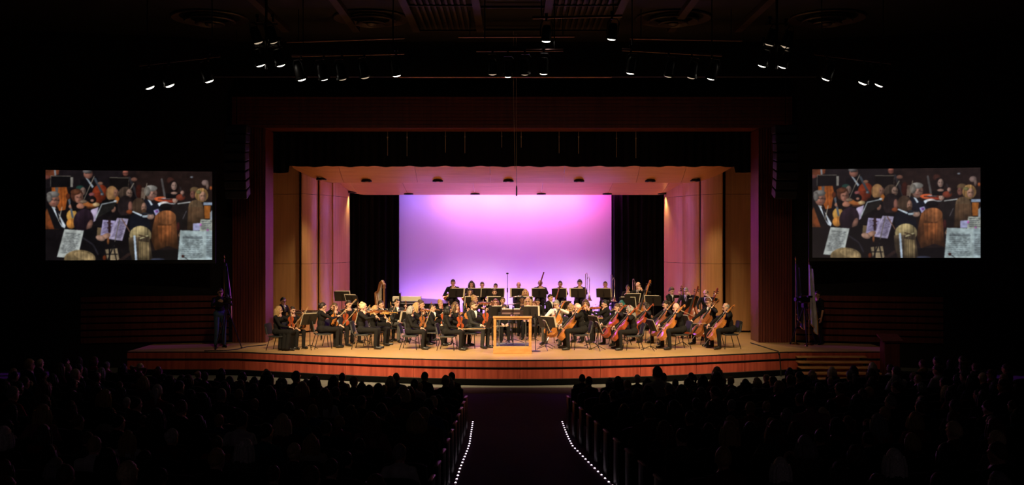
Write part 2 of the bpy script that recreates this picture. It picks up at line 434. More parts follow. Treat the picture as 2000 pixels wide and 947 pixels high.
# house ceiling with longitudinal beams, slatted grilles and round diffusers
ceil = struct(part('ceiling', MB().box((0, 14, 9.15), (40, 34.5, 0.1)), M_CEIL))
for x in (-6.4, -4.4, -2.7, -0.9, 0.93, 2.78, 4.5, 6.4):
    part('beam', MB().box((x, 20.5, 9.02), (0.2, 17, 0.14)), M_SLAT, ceil)
for xa, xb in ((-2.5, -1.1), (1.13, 2.58)):
    for x in np.arange(xa+0.07, xb, 0.155):
        part('slat', MB().box((x, 24.8, 9.05), (0.06, 8.2, 0.09)), M_SLAT, ceil)
    for y in (25.9, 29.0):
        part('cross_bar', MB().box(((xa+xb)/2, y, 9.0), (xb-xa+0.2, 0.06, 0.05)), M_SLAT, ceil)
for y in (26.1, 28.9): part('cross_bar', MB().box((0, y, 9.0), (1.9, 0.06, 0.06)), M_SLAT, ceil)
M_DIFF = mat('diffuser_metal', (0.05, 0.032, 0.036), 0.5, 0.2)
for px, nm in ((410, 'outer round ceiling diffuser over the screen at the violin side'), (725, 'inner round ceiling diffuser at the violin side of the beams'),
               (1315, 'inner round ceiling diffuser at the cello side of the beams'), (1615, 'outer round ceiling diffuser over the screen at the cello side')):
    t = thing('ceiling_diffuser', nm, 'diffuser', (X(px, 27.7), 27.7, 9.1), 0, 'round ceiling diffusers')
    for r0, r1, zz in ((0.78, 1.0, -0.02), (0.5, 0.66, -0.10), (0.26, 0.38, -0.17)):
        part('ring', MB().lathe([(r0, zz+0.06), (r1, zz+0.02), (r1+0.02, zz-0.02), (r1, zz-0.05), (r0, zz+0.03)], 40, closed=True), M_DIFF, t, True)
    part('hub', MB().lathe([(0.001, -0.26), (0.1, -0.24), (0.14, -0.2), (0.05, 0.0), (0.001, 0.0)], 20), M_DIFF, t, True)

# lit edge of the ceiling soffit and lighting pipes
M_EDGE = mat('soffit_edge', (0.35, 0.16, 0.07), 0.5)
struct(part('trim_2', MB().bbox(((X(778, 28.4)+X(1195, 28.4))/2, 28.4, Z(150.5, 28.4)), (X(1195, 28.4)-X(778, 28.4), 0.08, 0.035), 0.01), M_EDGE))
struct(part('trim_3', MB().box((0, 28.6, Z(150, 28.4)+0.45), (17, 0.2, 0.85)), M_CEIL))
def pipe(pxa, pya, pxb, pyb, d, label):
    t = thing('lighting_pipe', label, 'lighting pipe', P((pxa+pxb)/2, (pya+pyb)/2, d), 0, 'lighting pipes under the ceiling')
    c = Vector(t.location); a = Vector(P(pxa, pya, d))-c; b = Vector(P(pxb, pyb, d))-c
    part('tube', MB().tube([a, b], 0.03, 10), mat('pipe_red', (0.16, 0.07, 0.06), 0.4, 0.4), t, True)
    for e in (a, b): part('hanger', MB().tube([e*0.8, (e.x*0.8, e.y*0.8, 9.1-c.z)], 0.012, 6), M_BLACKM, t)
pipe(272, 127, 430, 109, 22.4, 'short black lighting pipe above the screen at the violin side')
pipe(570, 109, 790, 104, 22.8, 'lighting pipe carrying five lamps above the violins')
pipe(930, 99, 1100, 98, 22.8, 'middle lighting pipe above the conductor podium')
pipe(1215, 97, 1410, 108, 22.8, 'lighting pipe carrying four lamps above the cellos')
pipe(1590, 105, 1740, 123, 22.4, 'short black lighting pipe above the screen at the cello side')
pipe(560, 82, 790, 74, 26.8, 'upper reddish pipe above the violins')
pipe(1040, 35, 1215, 31, 22.8, 'short high pipe with two lamps between podium and cellos')
pipe(895, 72, 1122, 71, 27.0, 'upper reddish pipe in the middle of the ceiling')
pipe(1230, 75, 1450, 79, 26.8, 'upper reddish pipe above the cellos')

# hanging lamps
M_LENS = mat('lamp_lens', (0.9, 0.9, 0.9), 0.2, emit=(1.0, 0.93, 0.82), es=7.0)
M_LENS_DIM = mat('lamp_lens_dim', (0.5, 0.4, 0.3), 0.2, emit=(1.0, 0.8, 0.55), es=0.45)
M_CAN = mat('lamp_can', (0.02, 0.017, 0.014), 0.38, 0.5)
def can_meshes():
    body = MB().lathe([(0.001, 0.30), (0.07, 0.29), (0.105, 0.22), (0.115, 0.0), (0.125, -0.01), (0.125, -0.05), (0.112, -0.05), (0.10, 0.02), (0.001, 0.03)], 20)
    lens = MB().lathe([(0.001, -0.092), (0.04, -0.089), (0.07, -0.080), (0.09, -0.066), (0.10, -0.05), (0.001, -0.03)], 18)
    yoke = MB().tube([(-0.14, 0, 0.05), (-0.14, 0, 0.30), (-0.08, 0, 0.38), (0.08, 0, 0.38), (0.14, 0, 0.30), (0.14, 0, 0.05)], 0.012, 6)
    clamp = MB().tube([(0, 0, 0.38), (0, 0, 0.50)], 0.025, 8).box((0, 0, 0.52), (0.07, 0.07, 0.07))
    frm = MB().lathe([(0.112, -0.05), (0.135, -0.02), (0.135, -0.056), (0.128, -0.056), (0.125, -0.05), (0.112, -0.05)], 18, closed=True)
    return (body.mesh('can', M_CAN, True), lens.mesh('lens', M_LENS, True), yoke.mesh('yoke', M_BLACKM, True), clamp.mesh('clamp', M_BLACKM), frm.mesh('gel_frame', M_CAN, True))
CAN = can_meshes()
LAMPS = [(291, 170), (330, 166), (407, 157), (507, 126), (547, 126), (503, 82), (533, 81), (588, 154), (632, 153), (668, 153), (712, 150), (774, 146),
         (962, 143), (992, 147), (1025, 143), (1062, 142), (1067, 79), (1195, 75), (1232, 141), (1306, 147), (1351, 150), (1390, 152),
         (1490, 127), (1530, 129), (1504, 86), (1535, 90), (1615, 153), (1687, 161), (1719, 165)]
where = {0: 'outermost pipe at the violin side'}
lit = {3, 4, 7, 8, 9, 11, 13, 15, 18, 19, 21, 22, 23}
for k, (px, py) in enumerate(LAMPS):
    d = 22.8 if 560 < px < 1440 else 22.4
    p = P(px, py-4, d)
    nb = ('the outer pipe at the violin side' if px < 450 else 'the upright bar at the violin side' if px < 560 else 'the pipe above the violins' if px < 800 else
          'the middle pipe above the podium' if px < 1200 else 'the pipe above the cellos' if px < 1440 else 'the upright bar at the cello side' if px < 1560 else 'the outer pipe at the cello side')
    same = [j for j, (q, r) in enumerate(LAMPS) if ((q < 450) == (px < 450) and (q < 560) == (px < 560) and (q < 800) == (px < 800) and (q < 1200) == (px < 1200) and (q < 1440) == (px < 1440) and (q < 1560) == (px < 1560))]
    t = thing('stage_spotlight', 'black stage spotlight on %s, %s from the violin side' % (nb, ordn[same.index(k)]), 'spotlight', p, 0, 'stage spotlights on the lighting pipes')
    tx = X(px, 22.8)*0.68; tgt = Vector((tx, 28.9, 0.3))
    dirv = (Vector((tx*0.9, 27.0+0.6*random.random(), 0.0)) - Vector(p))
    dirv = Vector((dirv.x*0.5, 1.0+0.8*random.random(), -4.0)).normalized()
    q = dirv.to_track_quat('-Z', 'Y').to_matrix().to_4x4()
    for nm, me in zip(('can', 'lens', 'yoke', 'clamp', 'gel_frame'), CAN):
        o = link(nm, me, t, M=q if nm != 'clamp' else Matrix.Identity(4))
        if nm == 'lens' and px in (668, 712, 503, 533, 962, 1025, 1306, 1351, 1504, 1535): o.material_slots[0].link = 'OBJECT'; o.material_slots[0].material = M_LENS_DIM
    if k in lit:
        pw, cone = 2700, 60
        if k in (3, 23): tgt, pw = Vector((math.copysign(7.6, tx), 29.2, 0.2)), 280
        if k in (8, 13, 15, 19): tgt, pw, cone = Vector(({8: -2.0, 13: -0.5, 15: 1.7, 19: 3.3}[k], 36.0, 1.5)), 2400, 15
        l = spot('spotlight_lamp', (p[0], p[1]+0.12, p[2]-0.22), tgt, pw*K_FRONT, WARM, cone, 1.0, 0.12)
        l.parent = t; l.matrix_parent_inverse = Matrix.Translation(t.location).inverted()
# upright bars
for px, nm in ((520, 'violin'), (1517, 'cello')):
    tag(part('lamp_bar', MB().tube([(X(px, 22.4), 22.4, Z(135, 22.4)), (X(px, 22.4), 22.4, 9.1)], 0.028, 8).tube([(X(px-22, 22.4), 22.4, Z(74, 22.4)+0.3), (X(px+22, 22.4), 22.4, Z(74, 22.4)+0.3)], 0.02, 6)
             .tube([(X(px-22, 22.4), 22.4, Z(118, 22.4)+0.3), (X(px+32, 22.4), 22.4, Z(118, 22.4)+0.3)], 0.02, 6), M_BLACKM), 'upright black lamp bar at the %s side of the ceiling' % nm, 'lamp bar')

# line array speakers beside the proscenium
M_SPK = mat('speaker_black', (0.012, 0.011, 0.013), 0.5)
for sgn, nm in ((-1, 'violin'), (1, 'cello')):
    bx = X(462, 29.4) if sgn < 0 else X(1534, 29.4)
    t = thing('line_array_speaker', 'curved black hanging speaker stack beside the %s-side column' % nm, 'speaker', (bx, 29.4, Z(385, 29.4)))
    for i in range(8):
        a = math.radians(3+4.5*(7-i)); zc = 0.13+0.26*i
        part('cabinet', MB().bbox((0, 0, 0), (0.62, 0.45, 0.24), 0.03), M_SPK, t, M=Matrix.Translation((0, 0.07*(i-3.5)**2*0.18, zc)) @ Matrix.Rotation(a*0.6, 4, 'X'))
    part('hanging_cable', MB().tube([(0, 0, 2.1), (0, 0, 9.1-t.location.z)], 0.012, 6), M_BLACKM, t)

# hanging microphone wires and the short chains in front of the valance
M_WIRE = mat('wire', (0.50, 0.40, 0.30), 0.5, 0.1)
t = thing('hanging_microphone', 'small microphone hanging on a long thin cable over the podium', 'microphone', P(1009, 383, 30.0))
part('cable', MB().tube([(0, 0, 0.3), (-0.005, 0, 2.4), (-0.01, 0, 9.1-t.location.z)], 0.006, 6), M_WIRE, t)
part('capsule', MB().lathe([(0.001, 0), (0.022, 0.01), (0.022, 0.24), (0.012, 0.3), (0.001, 0.31)], 12), M_BLACKM, t, True)
tag(part('hanging_cable', MB().tube([P(1006, 330, 29.6), P(1003, 190, 29.6), (X(1003, 29.6), 29.6, 9.1)], 0.007, 6), M_WIRE), 'second thin cable hanging in front of the header beside the microphone cable', 'cable')
for k, (px, a, b) in enumerate(((757, 268, 304), (795, 268, 305), (870, 266, 298), (908, 267, 299), (980, 266, 288), (1018, 267, 288), (1092, 267, 299), (1130, 267, 300), (1204, 270, 307), (1242, 270, 309))):
    t = tag(part('suspension_chain', MB().tube([(0, 0, 0), (0, 0, 8.55-Z(b, 31.9))], 0.010, 6).ball((0, 0, (b-a)*31.9/FPX), 0.025), M_WIRE, None, True, loc=P(px, b, 31.9)),
            'short chain in front of the black valance, %s from the violin side' % ordn[k], 'chain', 'short chains in front of the valance')
# ================================================================== PROJECTION SCREENS
PW, PH = 680, 376
IMG = np.zeros((PH, PW, 3)); 
YY, XX = np.mgrid[0:PH, 0:PW]
# picture coordinates: a 1636 x 947 view of the screen whose corners lie near (125,98) and (1528,852)
CXm = 125 + (XX+0.5)/PW*1403; CYm = 98 + (YY+0.5)/PH*754
RN = np.random.RandomState(3)
def paint(mask, col, a=1.0, tex=0.0, vert=True, fall=0.62):
    c = np.array(col, float)
    if tex:
        n = RN.rand(PW if vert else PH)
        n = np.convolve(n, np.ones(4)/4, 'same')*2-1
        f = (1+tex*(n[None, :] if vert else n[:, None])*1.3)*(1+0.15*np.sin(CYm/37.0+CXm/53.0))
        ys = CYm[mask]; lo, hi = ys.min(), ys.max()+1e-6
        f = f*np.clip(1.12-fall*(CYm-lo)/(hi-lo), 0.3, 1.2)
        src = c[None, None, :]*f[..., None]*np.ones((PH, PW, 1))
        IMG[mask] = IMG[mask]*(1-a)+src[mask]*a
    else: IMG[mask] = IMG[mask]*(1-a)+c*a
def EL(cx, cy, rx, ry, col, rot=0, a=1.0, tex=0.0):
    r = math.radians(rot); dx, dy = CXm-cx, CYm-cy
    u = dx*math.cos(r)+dy*math.sin(r); v = -dx*math.sin(r)+dy*math.cos(r)
    q = (u/rx)**2+(v/ry)**2; m = q < 1
    f = np.clip(1.12-0.42*((u/rx+0.3)**2+(v/ry+0.25)**2)*0.7, 0.45, 1.15)
    before = IMG[m].copy(); paint(m, col, 1.0, tex, fall=0.1); k_ = np.ones_like(f[m]) if tex else f[m]; IMG[m] = before*(1-a)+IMG[m]*k_[:, None]*a
    if a == 1.0 and not tex and 22 <= rx <= 46 and ry > rx*1.15 and col[0] > 105 and col[0]-col[2] > 25 and col[0]-col[2] < 75:
        c2 = np.array(col, float)
        for sx in (-0.38, 0.38): paint(((CXm-cx-sx*rx)/(rx*0.22))**2+((CYm-cy+ry*0.08)/(ry*0.085))**2 < 1, c2*0.35, 0.85); paint(((CXm-cx-sx*rx)/(rx*0.3))**2+((CYm-cy+ry*0.26)/(ry*0.05))**2 < 1, c2*0.4, 0.7)
        paint(((CXm-cx)/(rx*0.32))**2+((CYm-cy-ry*0.52)/(ry*0.06))**2 < 1, c2*np.array([0.7, 0.4, 0.4]), 0.8)
        paint(((CXm-cx-rx*0.10)/(rx*0.14))**2+((CYm-cy-ry*0.2)/(ry*0.16))**2 < 1, c2*0.72, 0.7)
        paint((((CXm-cx-rx*0.75)/(rx*0.45))**2+((CYm-cy)/(ry*1.0))**2 < 1) & m, c2*0.55, 0.6)
def PG(pts, col, a=1.0, tex=0.0):
    m = np.zeros((PH, PW), bool); n = len(pts)
    for i in range(n):
        (x0, y0), (x1, y1) = pts[i], pts[(i+1) % n]
        if y0 == y1: continue
        c = ((y0 > CYm) != (y1 > CYm)) & (CXm < (x1-x0)*(CYm-y0)/(y1-y0)+x0); m ^= c
    paint(m, col, a, tex)
def LN(p, w, col, a=1.0):
    for (x0, y0), (x1, y1) in zip(p[:-1], p[1:]):
        L2 = max(1e-6, (x1-x0)**2+(y1-y0)**2)
        t = np.clip(((CXm-x0)*(x1-x0)+(CYm-y0)*(y1-y0))/L2, 0, 1)
        paint(np.hypot(CXm-x0-t*(x1-x0), CYm-y0-t*(y1-y0)) < w/2, col, a)
def staves(q, n, col=(70, 76, 80), a=0.75, m=0.08):
    """ruled music lines with note clusters on the quad q (TL, TR, BR, BL)"""
    q = [np.array(p, float) for p in q]
    for i in range(n):
        v = 0.12+0.84*i/n
        A = q[0]+(q[3]-q[0])*v; B = q[1]+(q[2]-q[1])*v; A2 = A+(B-A)*m; B2 = A+(B-A)*(1-m)
        LN([tuple(A2), tuple(B2)], 4.5, col, a*0.5)
        for k in range(13):
            if RN.rand() < 0.8:
                c = A2+(B2-A2)*(k+RN.rand()*0.7)/13; EL(c[0], c[1]-1+RN.rand()*5, 6+RN.rand()*5, 4.5, col, 0, a*(0.5+0.5*RN.rand()))
BG = (25, 17, 17); BLK = (13, 11, 13)
IMG[:] = BG
PG([(125, 98), (760, 98), (760, 250), (125, 250)], (22, 17, 20)); PG([(880, 98), (1540, 98), (1540, 330), (880, 330)], (31, 20, 18))
PG([(125, 250), (880, 250), (880, 860), (125, 860)], (16, 13, 15))
# back row, basses and stands
PG([(120, 98), (240, 98), (235, 135), (130, 180)], (95, 45, 25)); LN([(203, 98), (207, 140)], 14, (110, 118, 125)); EL(140, 160, 25, 16, (120, 60, 50))
PG([(170, 148), (350, 150), (350, 240), (168, 238)], (12, 11, 13)); LN([(170, 150), (168, 236)], 4, (105, 98, 88)); LN([(170, 149), (335, 151)], 4, (120, 112, 98)); PG([(332, 158), (355, 158), (352, 240), (332, 240)], (125, 120, 112))
PG([(410, 180), (560, 150), (560, 300), (440, 330)], (14, 13, 16)); EL(478, 130, 38, 40, (120, 75, 62)); EL(470, 108, 38, 18, (80, 76, 76)); LN([(455, 126), (512, 122)], 4, (25, 20, 20)); PG([(455, 160), (480, 175), (525, 235), (512, 248)], (130, 140, 150))
EL(575, 285, 62, 70, (125, 42, 18), 20); EL(560, 330, 62, 45, (112, 38, 18)); LN([(535, 170), (600, 300)], 20, (52, 58, 66)); EL(592, 298, 12, 10, (110, 118, 128)); EL(580, 208, 22, 14, (120, 80, 62)); LN([(528, 150), (440, 350)], 6, (128, 116, 100))
EL(508, 300, 24, 16, (125, 65, 65))
PG([(655, 155), (820, 160), (815, 250), (655, 250)], (15, 12, 12)); LN([(658, 158), (820, 161)], 4, (125, 116, 98)); LN([(818, 160), (812, 245)], 3, (90, 80, 66))
EL(790, 118, 25, 28, (115, 62, 50)); LN([(765, 120), (815, 120)], 4, (25, 15, 15)); LN([(825, 160), (890, 320)], 22, (40, 38, 42)); EL(862, 172, 26, 18, (118, 75, 60)); LN([(858, 205), (822, 270)], 7, (150, 140, 120)); EL(905, 275, 30, 60, (52, 20, 14))
# cello front left and man with glasses
PG([(175, 245), (300, 240), (312, 300), (290, 430), (240, 440), (180, 300)], (146, 70, 22)); PG([(205, 245), (232, 245), (228, 300), (210, 300)], (70, 66, 66)); LN([(252, 245), (262, 420)], 4, (90, 40, 15)); LN([(283, 245), (285, 400)], 3, (100, 45, 15))
EL(165, 500, 52, 120, (92, 46, 20), 10); EL(200, 555, 60, 50, (112, 52, 22)); EL(180, 470, 16, 14, (120, 120, 122))
PG([(130, 395), (180, 380), (300, 560), (300, 590), (200, 590)], (14, 13, 15)); PG([(170, 395), (205, 410), (292, 560), (285, 585), (258, 570), (190, 430)], (172, 182, 190)); PG([(202, 418), (222, 428), (265, 560), (235, 520)], (20, 18, 22))
EL(195, 350, 46, 58, (132, 86, 70)); EL(188, 302, 52, 26, (100, 96, 92)); EL(158, 330, 22, 40, (92, 88, 84)); LN([(180, 348), (240, 352)], 5, (30, 22, 22)); LN([(262, 408), (235, 525)], 6, (150, 140, 122))
EL(345, 480, 46, 52, (190, 138, 58)); EL(338, 545, 40, 42, (178, 112, 42)); LN([(318, 335), (350, 490)], 18, (78, 84, 92)); EL(312, 318, 18, 26, (80, 34, 16)); EL(340, 402, 25, 18, (142, 95, 76)); LN([(345, 500), (340, 580)], 4, (120, 70, 30))
# woman playing, green-haired player
EL(412, 250, 36, 24, (28, 62, 55)); EL(435, 275, 24, 34, (128, 100, 88)); EL(385, 310, 50, 58, (72, 38, 26)); EL(402, 330, 36, 46, (148, 96, 78)); EL(372, 282, 40, 24, (86, 46, 28)); LN([(385, 328), (420, 325)], 3, (60, 35, 28))
PG([(330, 370), (440, 380), (450, 430), (350, 440)], (14, 11, 12)); EL(415, 398, 34, 24, (150, 95, 74)); EL(500, 385, 66, 24, (150, 82, 36), 6); EL(545, 385, 30, 18, (160, 130, 88)); EL(500, 412, 40, 8, (60, 30, 18)); EL(440, 360, 30, 14, (120, 95, 75))
EL(510, 345, 36, 32, (16, 13, 14)); EL(512, 352, 15, 12, (130, 85, 68))
# middle violinists
EL(675, 290, 50, 62, (112, 80, 48), 0, 1, .25); EL(712, 290, 22, 36, (135, 92, 72)); EL(722, 345, 18, 30, (170, 92, 30)); PG([(600, 350), (700, 340), (720, 430), (640, 480), (560, 420)], (12, 11, 12)); EL(690, 425, 18, 26, (125, 84, 68), 20)
EL(790, 290, 58, 56, (52, 40, 32), 0, 1, .2); EL(822, 290, 26, 38, (140, 108, 92)); LN([(815, 290), (845, 292)], 4, (40, 28, 26)); EL(790, 400, 68, 92, (28, 21, 22), 0, 1, .2); EL(830, 400, 18, 44, (118, 74, 62)); EL(822, 445, 26, 18, (120, 54, 26)); PG([(700, 480), (850, 470), (840, 600), (700, 600)], (13, 12, 14))
# conductor-side stand with page
PG([(500, 430), (565, 405), (540, 520), (500, 545)], (150, 138, 165)); PG([(590, 380), (720, 350), (690, 420), (540, 505)], (24, 23, 22)); LN([(540, 500), (592, 382), (715, 356)], 10, (142, 150, 155)); EL(705, 356, 16, 10, (180, 185, 190)); LN([(510, 540), (455, 610)], 5, (120, 100, 85))
EL(440, 520, 82, 100, (28, 18, 26), 15, 1, .2); EL(490, 560, 22, 50, (92, 62, 52), 20); PG([(420, 610), (560, 560), (620, 700), (600, 860), (420, 860)], (12, 11, 13)); LN([(430, 660), (520, 720), (560, 800)], 14, (32, 30, 36)); PG([(555, 575), (600, 580), (580, 640), (550, 640)], (92, 74, 50))
PG([(600, 512), (705, 520), (690, 570), (660, 650), (580, 640)], (142, 132, 172)); PG([(720, 495), (815, 503), (762, 688), (648, 672), (690, 560)], (150, 140, 170))
staves([(725, 505), (805, 510), (755, 680), (660, 665)], 11, (95, 85, 115), .7); staves([(605, 520), (700, 525), (665, 640), (590, 630)], 8, (95, 85, 115), .7)
LN([(655, 520), (655, 610)], 22, (40, 24, 26)); LN([(640, 535), (670, 545)], 10, (45, 26, 26)); LN([(642, 580), (668, 572)], 10, (45, 26, 26)); EL(625, 650, 42, 22, (150, 110, 90), -25); EL(580, 665, 40, 24, (140, 105, 88), 20); LN([(740, 510), (690, 740), (640, 855)], 7, (92, 84, 78)); LN([(760, 505), (825, 610)], 8, (110, 76, 58))
PG([(620, 760), (720, 750), (740, 855), (640, 855)], (128, 110, 82)); LN([(700, 700), (640, 855)], 10, (15, 14, 16)); LN([(690, 740), (715, 855)], 10, (15, 14, 16)); LN([(630, 800), (720, 800)], 8, (18, 17, 18)); LN([(655, 700), (655, 855)], 12, (14, 13, 15)); EL(645, 690, 10, 30, (110, 62, 32)); EL(615, 830, 16, 22, (86, 34, 14))
# man with glasses playing violin, upper right of centre
EL(985, 300, 40, 60, (45, 30, 22)); PG([(925, 240), (950, 240), (945, 330), (918, 330)], (96, 78, 66)); EL(1010, 290, 45, 58, (140, 100, 86)); EL(1005, 245, 52, 26, (128, 124, 118)); EL(972, 272, 26, 40, (112, 106, 98)); LN([(1020, 292), (1058, 296)], 4, (40, 30, 28))
LN([(970, 205), (945, 340)], 8, (112, 100, 86)); PG([(950, 330), (1050, 380), (1120, 360), (1130, 430), (1060, 480), (960, 440)], (20, 22, 32)); PG([(975, 340), (1000, 350), (1020, 385), (1005, 390)], (165, 178, 190)); PG([(1025, 430), (1065, 418), (1082, 455), (1045, 478)], (150, 145, 190)); EL(1052, 440, 12, 10, (120, 70, 150))
EL(1120, 340, 90, 25, (172, 72, 36), 4); EL(1160, 350, 60, 16, (140, 46, 26), 4); EL(1130, 332, 40, 9, (150, 128, 128)); LN([(1065, 335), (1260, 345)], 7, (40, 24, 24)); EL(1120, 372, 40, 18, (172, 164, 162)); PG([(1060, 372), (1090, 360), (1095, 390), (1072, 398)], (178, 190, 202)); EL(1208, 345, 22, 26, (162, 128, 112)); LN([(1150, 372), (1240, 380)], 8, (142, 146, 150)); LN([(1095, 170), (1120, 310)], 18, (72, 68, 68)); EL(1130, 400, 52, 28, (16, 14, 16))
# cellist woman and others upper right
EL(1170, 180, 32, 30, (62, 32, 26)); EL(1192, 230, 42, 50, (26, 18, 18)); EL(1200, 225, 24, 36, (142, 112, 100)); PG([(1130, 290), (1250, 280), (1260, 330), (1130, 330)], (13, 12, 14)); EL(1200, 285, 28, 12, (140, 106, 92)); EL(1255, 320, 40, 28, (96, 40, 26)); LN([(1250, 235), (1280, 310)], 14, (40, 34, 36)); EL(1270, 280, 16, 18, (130, 96, 84))
EL(1375, 260, 40, 30, (92, 70, 46)); EL(1360, 295, 24, 32, (118, 72, 60)); EL(1465, 195, 30, 26, (112, 90, 84)); EL(1485, 225, 12, 30, (96, 76, 68)); EL(1350, 148, 14, 8, (92, 96, 104)); EL(1435, 300, 56, 60, (128, 94, 52), 0, 1, .3); EL(1445, 310, 30, 40, (158, 114, 92)); EL(1410, 275, 22, 16, (112, 104, 60)); LN([(1430, 305), (1462, 308)], 4, (70, 48, 40)); EL(1515, 240, 12, 16, (132, 62, 28))
PG([(1190, 380), (1345, 350), (1340, 560), (1250, 590), (1210, 500)], (24, 20, 20)); LN([(1232, 374), (1335, 360)], 10, (138, 140, 138)); LN([(1305, 435), (1275, 500)], 6, (70, 66, 70)); PG([(1450, 360), (1530, 360), (1530, 384), (1450, 384)], (132, 150, 175)); PG([(1455, 388), (1512, 388), (1505, 500), (1460, 500)], (150, 82, 26)); PG([(1508, 445), (1530, 425), (1530, 520), (1508, 520)], (140, 152, 165))
EL(1385, 400, 62, 60, (86, 66, 46), 0, 1, .2); PG([(1320, 400), (1450, 400), (1455, 500), (1420, 590), (1310, 595)], (76, 54, 36), 1, .3)
# pages lower right
PG([(1362, 540), (1425, 536), (1420, 600), (1360, 600)], (138, 140, 178)); PG([(1425, 505), (1532, 508), (1532, 610), (1418, 604)], (150, 156, 145)); staves([(1428, 510), (1530, 512), (1530, 606), (1422, 602)], 5); EL(1427, 552, 8, 12, (170, 80, 160)); EL(1487, 598, 9, 10, (170, 80, 160))
# bearded man in suit
PG([(820, 480), (900, 445), (990, 500), (1010, 600), (830, 620)], (15, 17, 25)); EL(900, 395, 56, 68, (52, 38, 28), 0, 1, .15); EL(945, 410, 22, 44, (140, 100, 82)); EL(945, 440, 20, 22, (78, 52, 36)); PG([(850, 436), (930, 468), (922, 482), (845, 446)], (168, 182, 195)); EL(1000, 482, 32, 26, (158, 122, 106)); PG([(925, 475), (985, 470), (970, 492), (935, 490)], (150, 165, 175)); LN([(940, 455), (1010, 462)], 12, (36, 40, 48))
# long auburn hair, blonde with barrette
PG([(1040, 480), (1080, 440), (1180, 440), (1215, 500), (1225, 600), (1235, 760), (1150, 730), (1040, 770), (1005, 680), (1020, 560)], (98, 55, 28), 1, .3); EL(1135, 490, 82, 60, (118, 68, 36), 0, 1, .3); PG([(1060, 560), (1180, 560), (1170, 700), (1070, 700)], (112, 60, 28), 1, .35); PG([(1010, 770), (1235, 760), (1235, 860), (1010, 860)], (11, 10, 12)); EL(1235, 570, 14, 40, (62, 24, 22))
EL(915, 640, 92, 78, (112, 98, 66), 0, 1, .3); PG([(815, 660), (990, 650), (1020, 860), (850, 860), (820, 760)], (74, 60, 44), 1, .35); PG([(900, 690), (985, 700), (990, 860), (900, 860)], (122, 102, 68), 1, .4); LN([(915, 668), (975, 645)], 12, (176, 164, 120)); LN([(905, 640), (960, 655)], 10, (60, 44, 30)); LN([(865, 650), (880, 860)], 18, (158, 176, 195)); LN([(740, 855), (820, 800)], 26, (36, 24, 22)); EL(1060, 845, 60, 12, (40, 44, 60)); 
# pages lower left and head at the bottom
PG([(125, 592), (285, 590), (220, 860), (125, 860)], (15, 12, 14)); PG([(282, 590), (443, 602), (405, 770), (280, 826), (220, 822)], (150, 156, 152)); staves([(290, 600), (435, 610), (395, 790), (235, 810)], 13, (78, 82, 84), .6)
EL(410, 840, 130, 76, (106, 88, 58), 0, 1, .25); EL(440, 812, 80, 30, (148, 124, 84), 12, .6, .3)
PG([(1252, 598), (1468, 604), (1470, 850), (1230, 850)], (152, 170, 172)); PG([(1468, 604), (1532, 600), (1535, 850), (1470, 850)], (146, 165, 170)); staves([(1265, 620), (1460, 625), (1455, 850), (1240, 850)], 12, (80, 90, 96), .6); staves([(1475, 625), (1530, 625), (1530, 845), (1475, 845)], 12, (86, 96, 100), .55); LN([(1280, 660), (1440, 664)], 14, (72, 80, 86), .6); LN([(1268, 810), (1320, 850)], 4, (30, 26, 28)); EL(1275, 818, 12, 12, (60, 30, 28)); PG([(1235, 640), (1252, 600), (1245, 660)], (120, 90, 70))
# soften and halve
K = np.array([1, 2, 1])/4.0
def soften(im):
    for ax in (0, 1):
        p = np.pad(im, [(1, 1) if a == ax else (0, 0) for a in range(3)], 'edge')
        s = [slice(None)]*3; out = 0
        for i, k in enumerate(K):
            s[ax] = slice(i, i+im.shape[ax]); out = out+k*p[tuple(s)]
        im = out
    return im
def blotch(k):
    q = RN.rand(PH//k+2, PW//k+2); yy = YY/k; xx = XX/k; i = yy.astype(int); j = xx.astype(int); fy = yy-i; fx = xx-j
    return (q[i, j]*(1-fy)*(1-fx)+q[i+1, j]*fy*(1-fx)+q[i, j+1]*(1-fy)*fx+q[i+1, j+1]*fy*fx)-0.5
IMG *= (1+0.30*blotch(9)+0.35*blotch(22)+0.25*blotch(60))[..., None]
IMG += (RN.rand(PH, PW, 1)-0.5)*8
IMG = soften(soften(soften(soften(IMG)))); g_ = IMG.mean(2, keepdims=True); IMG = g_+(IMG-g_)*0.88
IMG = np.clip(IMG, 2, 255).reshape(PH//2, 2, PW//2, 2, 3).mean((1, 3))
LIN = np.where(IMG/255 <= 0.04045, IMG/255/12.92, ((IMG/255+0.055)/1.055)**2.4)
GH, GW = LIN.shape[:2]
gm = MB(); gm.grid(lambda u, v: (u-0.5, 0, v), GW, GH)
pic = bpy.data.meshes.new('projected_picture'); pic.from_pydata(gm.v, [], gm.f)
ca = pic.color_attributes.new('picture', 'FLOAT_COLOR', 'POINT')
cols = np.ones((GW*GH, 4), np.float32); cols[:, :3] = LIN[::-1].reshape(-1, 3)
ca.data.foreach_set('color', cols.ravel())
def screen_mat(name, k, lift):
    m = bpy.data.materials.new(name); m.use_nodes = True; nt = m.node_tree; b = nt.nodes['Principled BSDF']
    a = nt.nodes.new('ShaderNodeVertexColor'); a.layer_name = 'picture'
    mx = nt.nodes.new('ShaderNodeMixRGB'); mx.blend_type = 'ADD'; mx.inputs[0].default_value = 1; mx.inputs[2].default_value = (*lift, 1)
    nt.links.new(a.outputs['Color'], mx.inputs[1]); nt.links.new(mx.outputs[0], b.inputs['Emission Color'])
    b.inputs['Emission Strength'].default_value = k; b.inputs['Base Color'].default_value = (0.05, 0.05, 0.05, 1); b.inputs['Roughness'].default_value = 0.9
    return m
